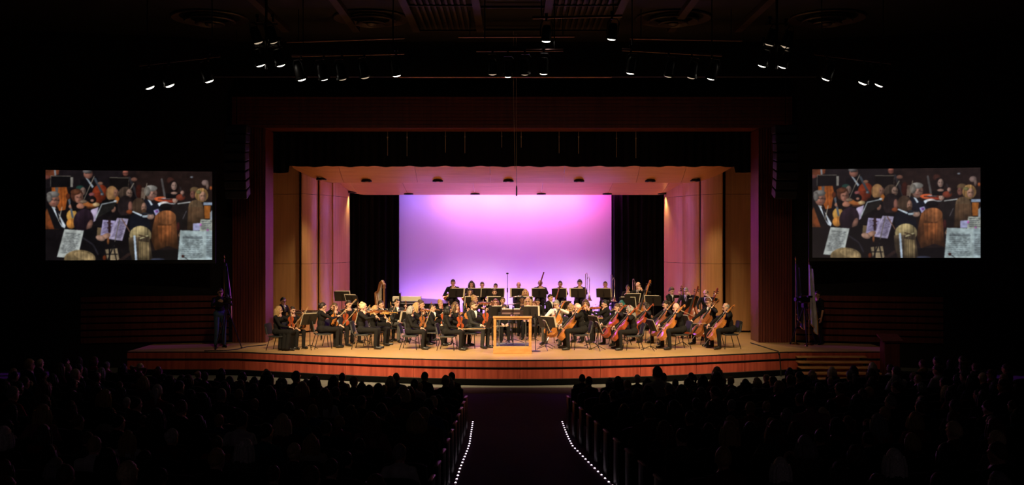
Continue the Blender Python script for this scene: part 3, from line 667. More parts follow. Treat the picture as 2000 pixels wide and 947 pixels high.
def screen(pxa, da, pxb, db, ytop, ybot, mname, k, lift, label):
    xa, xb = X(pxa, da), X(pxb, db); W_ = math.hypot(xb-xa, db-da); dm = (da+db)/2
    zt, zb = Z(ytop, dm), Z(ybot, dm); H_ = zt-zb
    t = thing('projection_screen', label, 'screen', ((xa+xb)/2, dm, zb), math.atan2(db-da, xb-xa), 'projection screens beside the stage')
    me = pic.copy(); me.materials.append(screen_mat(mname, k, lift))
    o = link('projected_picture', me, t); o.scale = (W_, 1, H_)
    f = MB(); b_ = 0.10
    f.box((0, 0.02, -b_/2), (W_+2*b_, 0.06, b_)).box((0, 0.02, H_+b_/2), (W_+2*b_, 0.06, b_)).box((-W_/2-b_/2, 0.02, H_/2), (b_, 0.06, H_)).box((W_/2+b_/2, 0.02, H_/2), (b_, 0.06, H_))
    part('frame', f, M_BLACK, t)
    part('backing_panel', MB().box((0, 0.035, H_/2), (W_, 0.03, H_)), M_BLACK, t)
screen(89, 28.75, 414.5, 29.45, 333.5, 508, 'screen_light_west', 1.0, (0.0006, 0.0003, 0.0004), 'big projection screen beside the violin-side column showing string players')
screen(1586.5, 29.5, 1915, 28.8, 329, 503.5, 'screen_light_east', 0.95, (0.007, 0.005, 0.0055), 'paler projection screen beside the cello-side column showing the same string players')
# ================================================================== FIGURES
def V(*a): return np.array(a, float)
def nrm(a): a = np.array(a, float); return a/max(1e-9, np.linalg.norm(a))
class Fig:
    """rounded cones and ellipsoids that become one continuous body surface"""
    def __init__(s): s.c = []; s.e = []
    def cap(s, a, b, r0, r1, m): s.c.append((np.array(a, float), np.array(b, float), r0, r1, m))
    def ell(s, c, r, m, R=None): s.e.append((np.array(c, float), np.array(r, float), np.eye(3) if R is None else R, m))
    def build(s, name, voxel, ratio, mats):
        mb = MB()
        for a, b, r0, r1, m in s.c:
            t = b-a; L = np.linalg.norm(t); t = t/L if L > 1e-6 else V(0, 0, 1)
            k = 3; pts = []; rad = []
            for i in range(k+1):
                q = math.pi/2*(1-i/k); pts.append(a-t*r0*math.sin(q)); rad.append(max(r0*math.cos(q), r0*0.08))
            for i in range(k+1):
                q = math.pi/2*i/k; pts.append(b+t*r1*math.sin(q)); rad.append(max(r1*math.cos(q), r1*0.08))
            mb.tube([Vector(p) for p in pts], rad, 10)
        for c, r, R, m in s.e:
            M = Matrix.Translation(Vector(c)) @ Matrix(R.tolist()).to_4x4() @ Matrix.Diagonal((*r, 1))
            prof = [(max(1e-3, math.sin(math.pi*i/9)), -math.cos(math.pi*i/9)) for i in range(10)]
            mb.lathe(prof, 14, 0, M)
        me = bpy.data.meshes.new('tmp'); me.from_pydata(mb.v, [], mb.f)
        bm = bmesh.new(); bm.from_mesh(me); bmesh.ops.recalc_face_normals(bm, faces=bm.faces); bm.to_mesh(me); bm.free()
        o = bpy.data.objects.new('tmp', me); COL.objects.link(o)
        md = o.modifiers.new('r', 'REMESH'); md.mode = 'VOXEL'; md.voxel_size = voxel
        md = o.modifiers.new('s', 'SMOOTH'); md.factor = 0.5; md.iterations = 2
        md = o.modifiers.new('d', 'DECIMATE'); md.ratio = ratio
        dg = bpy.context.evaluated_depsgraph_get(); dg.update()
        out = bpy.data.meshes.new_from_object(o.evaluated_get(dg)); out.name = name
        bpy.data.objects.remove(o); bpy.data.meshes.remove(me)
        n = len(out.polygons); cc = np.empty(n*3); out.polygons.foreach_get('center', cc); cc = cc.reshape(-1, 3)
        best = np.full(n, 1e9); idx = np.zeros(n, int)
        for a, b, r0, r1, m in s.c:
            ab = b-a; t = np.clip(((cc-a)@ab)/max(1e-9, ab@ab), 0, 1)
            d = np.linalg.norm(cc-a-t[:, None]*ab, axis=1)-(r0+(r1-r0)*t)
            k = d < best; best[k] = d[k]; idx[k] = m
        for c, r, R, m in s.e:
            q = (cc-c)@R; d = (np.linalg.norm(q/r, axis=1)-1)*min(r)
            k = d < best; best[k] = d[k]; idx[k] = m
        out.materials.clear()
        for mm in mats: out.materials.append(mm)
        out.polygons.foreach_set('material_index', idx); out.polygons.foreach_set('use_smooth', [True]*n); out.update()
        return out
SKIN, TOP, BOT, SHOE, SHIRT, TIE = range(6)

def rotm(yaw=0, pitch=0, roll=0):
    return np.array(Euler((math.radians(pitch), math.radians(roll), math.radians(yaw)), 'XYZ').to_matrix())
def ik(a, t, l1, l2, pole):
    d = t-a; L = np.linalg.norm(d); L2 = min(L, (l1+l2)*0.995); d = d/L
    t2 = a+d*L2
    x = (l1*l1-l2*l2+L2*L2)/(2*L2); h = math.sqrt(max(0.0, l1*l1-x*x))
    p = np.array(pole, float); p = p-d*(p@d); p = nrm(p)
    return a+d*x+p*h, t2
def hand(F, w, dirv, pal, curl=0.9, left=True, s=1.0):
    """palm and five bent fingers; dirv along the hand, pal towards what the palm faces"""
    d = nrm(dirv); n = nrm(np.array(pal, float)-d*(np.array(pal, float)@d)); side = np.cross(d, n)
    if not left: side = -side
    k = w+d*0.085*s
    F.cap(w, w+d*0.03*s, 0.026*s, 0.03*s, SKIN)
    for q in (-0.024, -0.008, 0.008, 0.024): F.cap(w+d*0.02*s, k+side*q*s, 0.017*s, 0.0145*s, SKIN)
    for q, ln in ((-0.030, 0.92), (-0.010, 1.08), (0.010, 1.0), (0.030, 0.8)):
        a = k+side*q*s; dd = d; p = a
        for seg, l in enumerate((0.042, 0.028, 0.022)):
            an = curl*(0.55+0.35*seg)
            dd = nrm(d*math.cos(an)+n*math.sin(an)); p2 = p+dd*l*ln*s
            F.cap(p, p2, 0.0105*s, 0.0095*s, SKIN); p = p2
    b = w+d*0.025*s-side*0.024*s
    p2 = b+nrm(d*0.6-side*0.8+n*0.5)*0.045*s; F.cap(b, p2, 0.014*s, 0.012*s, SKIN)
    F.cap(p2, p2+nrm(d*0.8+n*0.7)*0.038*s, 0.012*s, 0.0095*s, SKIN)
def head_frame(z, y=-0.04, x=0.0, yaw=0, pitch=0):
    R = rotm(yaw, pitch); c = V(x, y, z); return c, R
def add_head(F, c, R, neck, s=1.0):
    h = lambda *p: c+R@(V(*p)*s)
    F.ell(h(0, 0.01, 0.015), V(0.076, 0.094, 0.108)*s, SKIN, R)
    F.ell(h(0, -0.022, -0.045), V(0.060, 0.068, 0.075)*s, SKIN, R)
    F.cap(h(0, -0.05, -0.092), h(0, -0.062, -0.094), 0.026*s, 0.022*s, SKIN)
    F.cap(h(0, -0.088, 0.012), h(0, -0.104, -0.024), 0.010*s, 0.0155*s, SKIN)
    F.cap(h(-0.04, -0.076, 0.035), h(0.04, -0.076, 0.035), 0.016*s, 0.016*s, SKIN)
    for k in (-1, 1): F.ell(h(k*0.078, 0.012, -0.008), V(0.012, 0.02, 0.032)*s, SKIN, R)
    F.cap(neck, h(0, 0.02, -0.06), 0.054*s, 0.050*s, SKIN)

POSE_OUT = {}
def figure(key, sit=True, women=False, arms=None, knees=0.11, lean=0.0, head=(0, 0), skirt=False, suit=True, voxel=0.0105, ratio=0.33, bare=False, s=1.0, feet=0.0, short=False, legs=None):
    """arms = {'L': (wrist, handdir, palm, curl, pole), 'R': ...}. Local frame: faces -Y, own left is +X, feet at z = 0."""
    F = Fig(); zo = 0.0 if sit else 0.43
    w = 0.90 if women else 1.0
    ly = -lean
    pel = V(0, 0.02, 0.53+zo)
    F.cap(pel+V(-0.07*w, 0, 0), pel+V(0.07*w, 0, 0), 0.125, 0.125, BOT)
    waist = V(0, 0.02+ly*0.3, 0.69+zo); chest = V(0, 0.0+ly*0.75, 0.87+zo)
    F.ell(waist, V(0.145*w, 0.11, 0.17), TOP); F.ell(chest, V(0.172*w, 0.12, 0.17), TOP)
    F.ell(chest+V(0, 0.03, 0.05), V(0.15*w, 0.10, 0.14), TOP)
    if suit and not women: F.cap(pel+V(-0.06, 0.06, 0.02), pel+V(0.06, 0.06, 0.02), 0.115, 0.115, TOP)
    sh = {}
    for nm, k in (('L', 1), ('R', -1)): sh[nm] = V(k*0.172*w, 0.005+ly, 0.955+zo)
    F.cap(sh['L'], sh['R'], 0.060, 0.060, TOP); F.cap(V(0.07, 0.01+ly, 0.985+zo), V(-0.07, 0.01+ly, 0.985+zo), 0.055, 0.055, TOP)
    if women:
        for k in (-1, 1): F.ell(chest+V(k*0.065, -0.09, 0.0), V(0.062, 0.055, 0.062), TOP)
    neck = V(0, 0.005+ly, 1.0+zo)
    hc = V(0, -0.03+ly*1.15, 1.142+zo); R = rotm(head[0], head[1])
    add_head(F, hc, R, neck)
    if suit and not women:
        F.cap(chest+V(0, -0.098, 0.11), chest+V(0, -0.112, -0.04), 0.040, 0.016, SHIRT)
        F.cap(neck+V(-0.035, -0.045, 0.005), neck+V(0.035, -0.045, 0.005), 0.022, 0.022, SHIRT)
        F.cap(chest+V(0, -0.138, 0.085), chest+V(0, -0.122, -0.04), 0.012, 0.012, TIE)
    elif bare or women:
        F.cap(chest+V(-0.03, -0.065, 0.115), chest+V(0.03, -0.065, 0.115), 0.048, 0.048, SKIN)
    UL, FL = 0.285, 0.255
    for nm, k in (('L', 1), ('R', -1)):
        wr, hd, pl, cu, pole = arms[nm]
        wr = np.array(wr, float)+V(0, 0, zo if not sit else 0)
        e, wr = ik(sh[nm], wr, UL, FL, pole)
        up, lo = (SKIN, SKIN) if bare else (TOP, SKIN if short else TOP)
        F.cap(sh[nm], e, 0.056*w+0.004, 0.046*w, up)
        F.cap(e, wr-(wr-e)*0.06, 0.045*w, 0.031*w, lo)
        if suit and not women: F.cap(wr-(wr-e)*0.08, wr-(wr-e)*0.01, 0.031, 0.030, SHIRT)
        hand(F, wr, hd, pl, cu, nm == 'L')
    kn_y = -0.43
    for k in (-1, 1):
        hip = pel+V(k*0.085*w, 0, -0.01)
        if sit:
            kn = V(k*knees, kn_y, 0.525); an = V(k*(knees+0.01), kn_y+0.03+feet*k, 0.10)
            if legs: kn, an = V(*legs[k][0]), V(*legs[k][1])
            if not skirt:
                F.cap(hip, kn, 0.094, 0.068, BOT); F.cap(kn, an, 0.066, 0.048, BOT)
                F.cap(kn*0.3+an*0.7, an, 0.056, 0.054, BOT)
        else:
            kn = V(k*0.10, -0.02, 0.50); an = V(k*0.12, 0.03, 0.09)
            F.cap(hip, kn, 0.098, 0.068, BOT); F.cap(kn, an, 0.066, 0.052, BOT)
        F.cap(an+V(0, 0.02, -0.045), an+V(k*0.015, -0.09, -0.055), 0.042, 0.040, SHOE)
        F.cap(an+V(k*0.012, -0.07, -0.058), an+V(k*0.02, -0.155, -0.062), 0.040, 0.034, SHOE)
    if skirt and sit:
        for t in np.linspace(0, 1, 8):
            y = 0.0+kn_y*t; F.cap(V(-0.08-0.05*t, y, 0.52), V(0.08+0.05*t, y, 0.52), 0.10-0.018*t, 0.10-0.018*t, BOT)
        for t in np.linspace(0, 1, 13):
            z = 0.50-0.42*t; wd_ = 0.13+0.09*t
            F.cap(V(-wd_, kn_y+0.02+0.03*t, z), V(wd_, kn_y+0.02+0.03*t, z), 0.075, 0.075, BOT)
            F.cap(V(-wd_*0.9, kn_y+0.16, z), V(wd_*0.9, kn_y+0.16, z), 0.075, 0.075, BOT)
            F.cap(V(-wd_*0.8, kn_y+0.28, z), V(wd_*0.8, kn_y+0.28, z), 0.07, 0.07, BOT)
    me = F.build('person_'+key, voxel, ratio, [M_SKIN[0], M_CLOTH['black'], M_CLOTH['black'], M_SHOE, M_SHIRT, M_CLOTH['black']])
    Hm = Matrix.Translation(Vector(hc)) @ Matrix(R.tolist()).to_4x4()
    POSE_OUT[key] = (me, Hm)
    return me

M_SKIN = [mat('skin_fair', (0.62, 0.36, 0.25), 0.5), mat('skin_tan', (0.50, 0.27, 0.17), 0.5), mat('skin_brown', (0.24, 0.115, 0.065), 0.5), mat('skin_pink', (0.68, 0.38, 0.29), 0.5)]
M_CLOTH = {k: mat('cloth_'+k, c, 0.9, 0, 0.2, 0.15, 14) for k, c in dict(black=(0.011, 0.010, 0.010), charcoal=(0.026, 0.025, 0.025), grey=(0.075, 0.07, 0.065), navy=(0.012, 0.014, 0.028), white=(0.7, 0.68, 0.64),
    red=(0.22, 0.016, 0.016), maroon=(0.09, 0.012, 0.02), blue=(0.03, 0.06, 0.20), denim=(0.05, 0.09, 0.14), olive=(0.06, 0.06, 0.03), mustard=(0.34, 0.20, 0.04), pink=(0.30, 0.10, 0.12), cream=(0.5, 0.45, 0.36), teal=(0.02, 0.10, 0.12), brown=(0.08, 0.04, 0.025)).items()}
M_SHOE = mat('shoe_leather', (0.010, 0.009, 0.009), 0.35)
M_SHIRT = mat('white_shirt', (0.78, 0.76, 0.72), 0.8)
M_HAIR = {k: mat('hair_'+k, c, 0.55, 0, 0.4, 0.35, 60) for k, c in dict(black=(0.008, 0.007, 0.007), darkbrown=(0.025, 0.014, 0.009), brown=(0.085, 0.045, 0.022), auburn=(0.13, 0.045, 0.02), blonde=(0.42, 0.26, 0.11), paleblonde=(0.62, 0.46, 0.26),
    grey=(0.26, 0.24, 0.22), white=(0.66, 0.62, 0.56), teal=(0.02, 0.14, 0.13), red=(0.22, 0.02, 0.02)).items()}
M_EYE = mat('eye_dark', (0.015, 0.01, 0.008), 0.3); M_LIP = mat('lip', (0.34, 0.10, 0.08), 0.5)
# face features and hair, in the head frame (centre of head, facing -Y)
ME_EYE = MB().ball((0, 0, 0), (0.014, 0.006, 0.0075), 8, 5).mesh('eye', M_EYE, 'all')
ME_BROW = MB().tube([(-0.018, 0.004, -0.003), (0, -0.002, 0.002), (0.018, 0.004, -0.002)], 0.005, 5).mesh('eyebrow', M_HAIR['darkbrown'], 'all')
ME_MOUTH = MB().ball((0, 0, 0), (0.024, 0.007, 0.007), 8, 5).mesh('mouth', M_LIP, 'all')
g = MB()
for k in (-1, 1):
    g.tube([(k*0.034+0.024*math.cos(a), -0.006, 0.019*math.sin(a)) for a in np.linspace(0, 2*math.pi, 13)], 0.0035, 5)
    g.tube([(k*0.058, 0, 0.004), (k*0.083, 0.05, 0.006), (k*0.083, 0.10, 0.0)], 0.003, 5)
g.tube([(-0.011, -0.008, 0.003), (0.011, -0.008, 0.003)], 0.003, 5)
ME_GLASSES = g.mesh('glasses', M_BLACKM, True)

def hair_mesh(kind):
    b = MB(); RNH = random.Random(hash(kind) % 97)
    def shell(th_fn, nu=26, nv=16, ctr=(0, 0.012, 0.016)):
        def fn(u, v):
            a = 2*math.pi*u; t = math.pi*(1-v)
            d = (math.sin(t)*math.sin(a), -math.sin(t)*math.cos(a), math.cos(t))   # a=0 faces front (-Y)
            k = th_fn(d)
            rx, ry, rz = 0.077, 0.096, 0.110
            return (ctr[0]+d[0]*rx*k, ctr[1]+d[1]*ry*k, ctr[2]+d[2]*rz*k)
        b.grid(fn, nu, nv, 0, True)
    def hairline(d, low=-0.1, front=0.45):
        """hair where the direction is above the brow in front or above the nape behind"""
        f = -d[1]
        lim = front if f > 0.55 else (low+(front-low)*max(0.0, (f+0.15)/0.7) if f > -0.15 else low-0.35*min(1, (-f-0.15)))
        return d[2]-lim
    vol = dict(short=1.065, crop=1.04, curly=1.17, long=1.09, bob=1.11, bun=1.06, updo=1.10, pony=1.065, fringe=1.05)[kind]
    def th(d):
        h = hairline(d, -0.35 if kind not in ('crop', 'short', 'fringe') else -0.25, 0.42 if kind != 'bob' else 0.3)
        if kind == 'fringe' and d[2] > 0.42: return 0.93
        k = 0.92+(vol-0.92)*min(1.0, max(0.0, h*5+0.6))
        if k > 1.0 and kind == 'curly': k += 0.09*RNH.random()
        elif k > 1.0: k += 0.015*math.sin(d[0]*40)+0.01*RNH.random()
        return k
    shell(th)
    def lock(pts, rad, n=7): b.tube(pts, rad, n)
    if kind in ('long', 'bob'):
        z1 = -0.30 if kind == 'long' else -0.13
        for k in (-1, 1):
            for j, (ax, ay) in enumerate(((0.074, -0.02), (0.082, 0.025), (0.07, 0.068))):
                lock([(k*ax*0.9, ay, 0.05), (k*(ax+0.012), ay, -0.04), (k*(ax+0.014), ay+0.01, (z1-0.04)/2), (k*(ax-0.005), ay-0.005+0.015*j, z1)], [0.03, 0.036, 0.036, 0.014])
        for x in (-0.04, 0.0, 0.04):
            lock([(x, 0.085, 0.04), (x*1.15, 0.10, -0.05), (x*1.2, 0.095, (z1-0.05)/2), (x*1.1, 0.085, z1-0.02)], [0.035, 0.04, 0.04, 0.016])
    if kind == 'bun': b.ball((0, 0.115, 0.055), (0.05, 0.042, 0.046), 12, 8)
    if kind == 'updo': b.ball((0, 0.06, 0.115), (0.058, 0.055, 0.04), 12, 8); b.ball((0.01, 0.10, 0.06), (0.055, 0.04, 0.045), 12, 8)
    if kind == 'pony': lock([(0, 0.10, 0.05), (0, 0.135, 0.03), (0, 0.14, -0.06), (0.01, 0.115, -0.2)], [0.022, 0.032, 0.034, 0.01], 8)
    return b.mesh('hair', M_HAIR['brown'], 'all')
HAIR = {k: hair_mesh(k) for k in ('short', 'crop', 'curly', 'long', 'bob', 'bun', 'updo', 'pony', 'fringe')}
ME_BEARD = MB().grid(lambda u, v: (0.066*math.sin((u-0.5)*math.pi*1.15)*(1-0.25*v), -0.022-0.074*math.cos((u-0.5)*math.pi*1.15)*(1-0.12*v), -0.052-0.062*v), 13, 6).mesh('beard', M_HAIR['brown'], 'all')
b_ = MB().tube([(0.09*math.sin(a), 0.005-0.055*math.cos(a)*0+0.03, 0.03+0.105*math.cos(a)) for a in np.linspace(-1.5, 1.5, 13)], 0.013, 6)
ME_BAND = b_.mesh('headband', M_HAIR['red'], 'all')
def colored(o, m):
    """object-level material on slot 0"""
    o.material_slots[0].link = 'OBJECT'; o.material_slots[0].material = m
def person(pose, loc, yaw, label, hair='short', hcol='brown', skin=0, top='black', bot='black', tie='black', scale=1.0, face=True, glasses=False, beard=False, group=None, band=None, shirt=None, cat='person'):
    me, Hm = POSE_OUT[pose]
    o = link('person', me); o.location = loc; o.rotation_euler = (0, 0, math.radians(yaw)); o.scale = (scale,)*3
    tag(o, label, cat, group)
    for i, m in ((0, M_SKIN[skin]), (1, M_CLOTH[top]), (2, M_CLOTH[bot]), (5, M_CLOTH[tie])):
        o.material_slots[i].link = 'OBJECT'; o.material_slots[i].material = m
    if shirt: o.material_slots[4].link = 'OBJECT'; o.material_slots[4].material = M_CLOTH[shirt]
    if hair: h = link('hair', HAIR[hair], o, M=Hm); colored(h, M_HAIR[hcol])
    if face:
        for k in (-1, 1):
            link('eye', ME_EYE, o, M=Hm @ Matrix.Translation((k*0.032, -0.0875, 0.012)))
            e = link('eyebrow', ME_BROW, o, M=Hm @ Matrix.Translation((k*0.033, -0.094, 0.036))); colored(e, M_HAIR[hcol if hcol in ('black', 'darkbrown', 'grey', 'auburn') else 'brown'])
        link('mouth', ME_MOUTH, o, M=Hm @ Matrix.Translation((0, -0.0865, -0.058)))
    if glasses: link('glasses', ME_GLASSES, o, M=Hm @ Matrix.Translation((0, -0.098, 0.014)))
    if beard: e = link('beard', ME_BEARD, o, M=Hm); colored(e, M_HAIR[hcol])
    if band: e = link('headband', ME_BAND, o, M=Hm); colored(e, M_HAIR[band])
    return o

# poses --------------------------------------------------------------
LPOLE, RPOLE = (0.6, 0.3, -0.7), (-0.6, 0.3, -0.7)
lap_R = ((-0.10, -0.33, 0.635), (0.3, -0.9, -0.15), (0.1, 0, -1), 0.7, RPOLE)
lap_L = ((0.10, -0.33, 0.635), (-0.3, -0.9, -0.15), (-0.1, 0, -1), 0.7, LPOLE)
upright_L = ((0.14, -0.33, 0.99), (0, -0.5, 0.6), (-0.7, -0.5, 0.2), 1.15, (0.8, 0.1, -0.6))
def make_poses():
    for sx, wm in (('m', False), ('f', True)):
        figure('vrest_'+sx, women=wm, arms={'L': upright_L, 'R': lap_R}, head=(8, 4), knees=0.12)
        figure('vplay_'+sx, women=wm, arms={'L': ((0.29, -0.43, 0.965), (0.2, -0.6, 0.6), (-0.6, -0.2, 0.8), 1.2, (0.5, -0.2, -0.9)), 'R': ((-0.20, -0.42, 0.90), (0.55, -0.6, -0.2), (0.2, 0, -1), 0.9, (-0.9, 0.1, -0.4))}, head=(28, 10), knees=0.12)
        figure('cello_'+sx, women=wm, arms={'L': ((0.17, -0.15, 0.99), (-0.45, -0.2, 0.35), (-0.3, 0.6, 0.1), 1.2, (0.9, -0.1, -0.3)), 'R': ((-0.27, -0.50, 0.64), (0.35, -0.75, -0.4), (0.4, 0.3, -0.8), 1.0, (-0.9, 0.2, -0.2))}, head=(-8, 18), knees=0.25, lean=0.06)
        figure('wind_'+sx, women=wm, arms={'L': ((0.06, -0.30, 0.86), (-0.5, -0.6, 0.3), (-0.8, 0.4, 0), 1.2, LPOLE), 'R': ((-0.06, -0.33, 0.76), (0.5, -0.6, 0.2), (0.8, 0.4, 0), 1.2, RPOLE)}, head=(0, 4))
        figure('lap_'+sx, women=wm, arms={'L': lap_L, 'R': lap_R}, head=(-6, 6))
    figure('vskirt', women=True, skirt=True, arms={'L': upright_L, 'R': ((-0.04, -0.36, 0.665), (0.3, -0.9, -0.1), (0.1, 0, -1), 0.8, RPOLE)}, head=(8, 6))
    figure('vback', women=True, arms={'L': ((0.10, -0.30, 1.07), (-0.3, -0.3, 0.9), (-0.8, -0.4, 0.1), 1.1, (0.9, 0.0, -0.4)), 'R': ((0.0, -0.42, 0.86), (0.3, -0.8, 0.3), (0.5, 0, -0.8), 1.1, (-0.8, 0.1, -0.4))}, head=(10, 10))
    figure('horn', arms={'L': ((0.10, -0.30, 0.88), (-0.6, -0.6, 0.2), (-0.8, 0.3, 0), 1.2, LPOLE), 'R': ((-0.20, -0.26, 0.72), (0.3, -0.6, 0.5), (0.3, 0.2, 0.8), 0.7, RPOLE)}, head=(-10, 8))
    figure('brass', arms={'L': ((0.10, -0.30, 0.99), (-0.4, -0.7, 0.2), (-0.9, 0.2, 0), 1.2, LPOLE), 'R': ((-0.07, -0.38, 0.90), (0.4, -0.7, 0.2), (0.9, 0.2, 0), 1.2, RPOLE)}, head=(0, 2))
    figure('bassist', sit=False, arms={'L': ((0.18, -0.30, 1.02), (-0.4, -0.5, 0.5), (-0.7, 0.4, 0.1), 1.2, (0.9, 0.1, -0.2)), 'R': ((-0.16, -0.42, 0.60), (0.3, -0.6, -0.6), (0.5, 0.2, -0.6), 1.0, (-0.9, 0.2, -0.1))}, head=(-10, 14), lean=0.05)
    figure('operator', sit=False, arms={'L': ((0.12, -0.36, 0.96), (-0.2, -0.9, 0.2), (-0.8, -0.2, -0.3), 1.0, LPOLE), 'R': ((-0.12, -0.36, 0.92), (0.2, -0.9, 0.1), (0.8, -0.2, -0.3), 1.0, RPOLE)}, suit=False, head=(0, 4))
    figure('operator_f', sit=False, women=True, arms={'L': ((0.24, -0.10, 0.44), (0.05, -0.3, -0.95), (-0.9, 0.1, 0), 0.5, (0.4, 0.8, 0)), 'R': ((-0.14, -0.36, 0.88), (0.1, -0.8, 0.4), (0.8, -0.2, -0.3), 0.9, RPOLE)}, suit=False, short=True, head=(0, 6))
    # listeners in the hall (seen from behind, in the dark)
    kw = dict(voxel=0.017, ratio=0.3, suit=False)
    figure('listen_a', arms={'L': lap_L, 'R': lap_R}, **kw)
    figure('listen_b', women=True, arms={'L': lap_L, 'R': ((-0.12, -0.30, 0.66), (0.5, -0.8, -0.1), (0.1, 0, -1), 0.7, RPOLE)}, head=(18, 8), **kw)
    figure('listen_c', women=True, arms={'L': ((0.22, -0.22, 0.66), (0, -1, 0), (0, 0, -1), 0.4, LPOLE), 'R': lap_R}, head=(-14, 0), lean=0.05, **kw)
    figure('listen_phone', arms={'L': ((0.10, -0.40, 0.90), (-0.3, -0.6, 0.7), (-0.5, -0.2, 0.3), 1.0, LPOLE), 'R': ((-0.08, -0.40, 0.90), (0.3, -0.6, 0.7), (0.5, -0.2, 0.3), 1.0, RPOLE)}, head=(0, 8), **kw)
    figure('listen_head', arms={'L': ((0.13, 0.03, 1.13), (-0.8, 0.4, 0.5), (-0.5, 0.2, -0.3), 0.7, (1, 0, 0)), 'R': ((-0.13, 0.03, 1.13), (0.8, 0.4, 0.5), (0.5, 0.2, -0.3), 0.7, (-1, 0, 0))}, short=True, **kw)
make_poses()

# ================================================================== INSTRUMENTS
# local frame: origin at the lower end of the body, +Y towards the scroll, +Z out of the top plate
def fiddle(L, wl, ww, wu, dep, slope=0.0, scroll=0.06, neck=0.285, col='violin_wood', c0=(0.24, 0.052, 0.014), c1=(0.36, 0.095, 0.024), endpin=0.0, bridge=0.035):
    wd_ = wood(col, c0, c1, (3, 0.6, 3), 0.22, 0.6, 14/L*0.4)
    def hw(t):
        pts = [(0, 0.0), (0.02, 0.32*wl), (0.08, 0.78*wl), (0.2, wl), (0.33, 0.90*wl), (0.43, ww*1.06), (0.5, ww), (0.58, ww*1.05), (0.68, wu*0.93), (0.8, wu*(1-slope*0.25)), (0.92, wu*(0.80-slope*0.45)), (0.98, wu*(0.40-slope*0.12)), (1.0, wu*0.12)]
        for (a, p), (b, q) in zip(pts[:-1], pts[1:]):
            if t <= b: return p+(q-p)*(t-a)/(b-a)
        return 0
    N = 30; ts = [0.5-0.5*math.cos(math.pi*i/N) for i in range(N+1)]
    ol = [(hw(t), t*L) for t in ts] + [(-hw(t), t*L) for t in ts[-2:0:-1]]
    m = MB(); n = len(ol); cx, cy = 0, L*0.45
    def ring(sc, z): return [(cx+(x-cx)*sc, cy+(y-cy)*sc, z) for x, y in ol]
    rings = [ring(0.55, -dep/2-dep*0.16), ring(0.93, -dep/2), ring(1.0, -dep/2+dep*0.03), ring(0.965, -dep/2+dep*0.08), ring(0.965, dep/2-dep*0.08), ring(1.0, dep/2-dep*0.03), ring(0.93, dep/2), ring(0.55, dep/2+dep*0.16)]
    vs = [v for r in rings for v in r]; fs = []
    for i in range(len(rings)-1):
        for k in range(n): fs.append((i*n+k, i*n+(k+1) % n, (i+1)*n+(k+1) % n, (i+1)*n+k))
    fs += [tuple(range(n-1, -1, -1)), tuple((len(rings)-1)*n+k for k in range(n))]
    m.add(vs, fs)
    top = dep/2+dep*0.1; NL = L*neck/0.6; sc = L/0.355
    nk = MB(); nk.tube([(0, L*0.96, dep*0.25), (0, L+NL*0.5, dep*0.42), (0, L+NL, dep*0.35)], [0.017*sc, 0.0125*sc, 0.012*sc], 10)
    nk.tube([(0, L+NL, dep*0.35), (0, L+NL*1.22, dep*0.25), (0, L+NL*1.34, dep*0.12)], [0.013*sc, 0.012*sc, 0.009*sc], 8)
    nk.tube([(0, L+NL*1.36+0.016*sc*math.cos(a)*(1-a/14), dep*0.12+0.016*sc*math.sin(a)*(1-a/14)-0.004*sc) for a in np.linspace(0, 9, 22)], 0.008*sc, 7)
    fb = MB().bbox((0, L*0.98+NL*0.30-L*0.10, top+0.012*sc), (0.026*sc, NL*1.4, 0.010*sc), 0.004*sc)
    br = MB().prism([(-0.021*sc, 0), (0.021*sc, 0), (0.018*sc, 0.6*bridge*sc), (0, 0.75*bridge*sc), (-0.018*sc, 0.6*bridge*sc)], -0.003*sc, 0.003*sc, 0, Matrix(((1, 0, 0, 0), (0, 0, 1, L*0.42), (0, 1, 0, dep*0.6), (0, 0, 0, 1))))
    tp = MB().prism([(-0.008*sc, 0), (0.008*sc, 0), (0.02*sc, 0.10*sc), (-0.02*sc, 0.10*sc)], 0, 0.008*sc, 0, Matrix.Translation((0, 0.02*sc, dep*0.64)))
    stg = MB()
    for k in (-1.5, -0.5, 0.5, 1.5): stg.tube([(k*0.007*sc, 0.11*sc, dep*0.68), (k*0.008*sc, L*0.42, dep*0.6+0.7*bridge*sc), (k*0.005*sc, L+NL, top+0.012*sc)], 0.0011*sc, 4)
    pg = MB()
    for k in range(4): pg.tube([((1 if k % 2 else -1)*0.032*sc, L+NL*(1.06+0.06*k), dep*0.3), ((1 if k % 2 else -1)*-0.008*sc, L+NL*(1.06+0.06*k), dep*0.3)], [0.006*sc, 0.004*sc], 6)
    fh = []
    for k in (-1, 1):
        fh.append(MB().tube([(k*ww*0.55+0.010*sc*math.sin(q*2)*k, L*(0.42+0.09*q), dep*0.62) for q in np.linspace(-1, 1, 9)], 0.0030*sc, 5))
    blk = mat('ebony', (0.012, 0.010, 0.009), 0.7, 0, 0.2)
    out = [('body', m.mesh('body', wd_, True)), ('neck', nk.mesh('neck', wd_, True)), ('fingerboard', fb.mesh('fingerboard', blk)), ('bridge', br.mesh('bridge', mat('bridge_maple', (0.6, 0.42, 0.2), 0.5))),
           ('tailpiece', tp.mesh('tailpiece', blk)), ('strings', stg.mesh('strings', mat('gut_string', (0.12, 0.11, 0.10), 0.6))), ('tuning_pegs', pg.mesh('tuning_pegs', blk)), ('sound_hole', fh[0].mesh('sound_hole', blk)), ('sound_hole', fh[1].mesh('sound_hole', blk))]
    if endpin: out.append(('endpin', MB().tube([(0, 0.01, 0), (0, -endpin, 0)], 0.007, 6).mesh('endpin', M_STEEL)))
    else: out.append(('chin_rest', MB().ball((-0.04, 0.045, dep*0.72), (0.035, 0.04, 0.012), 10, 6).mesh('chin_rest', blk, 'all')))
    return out
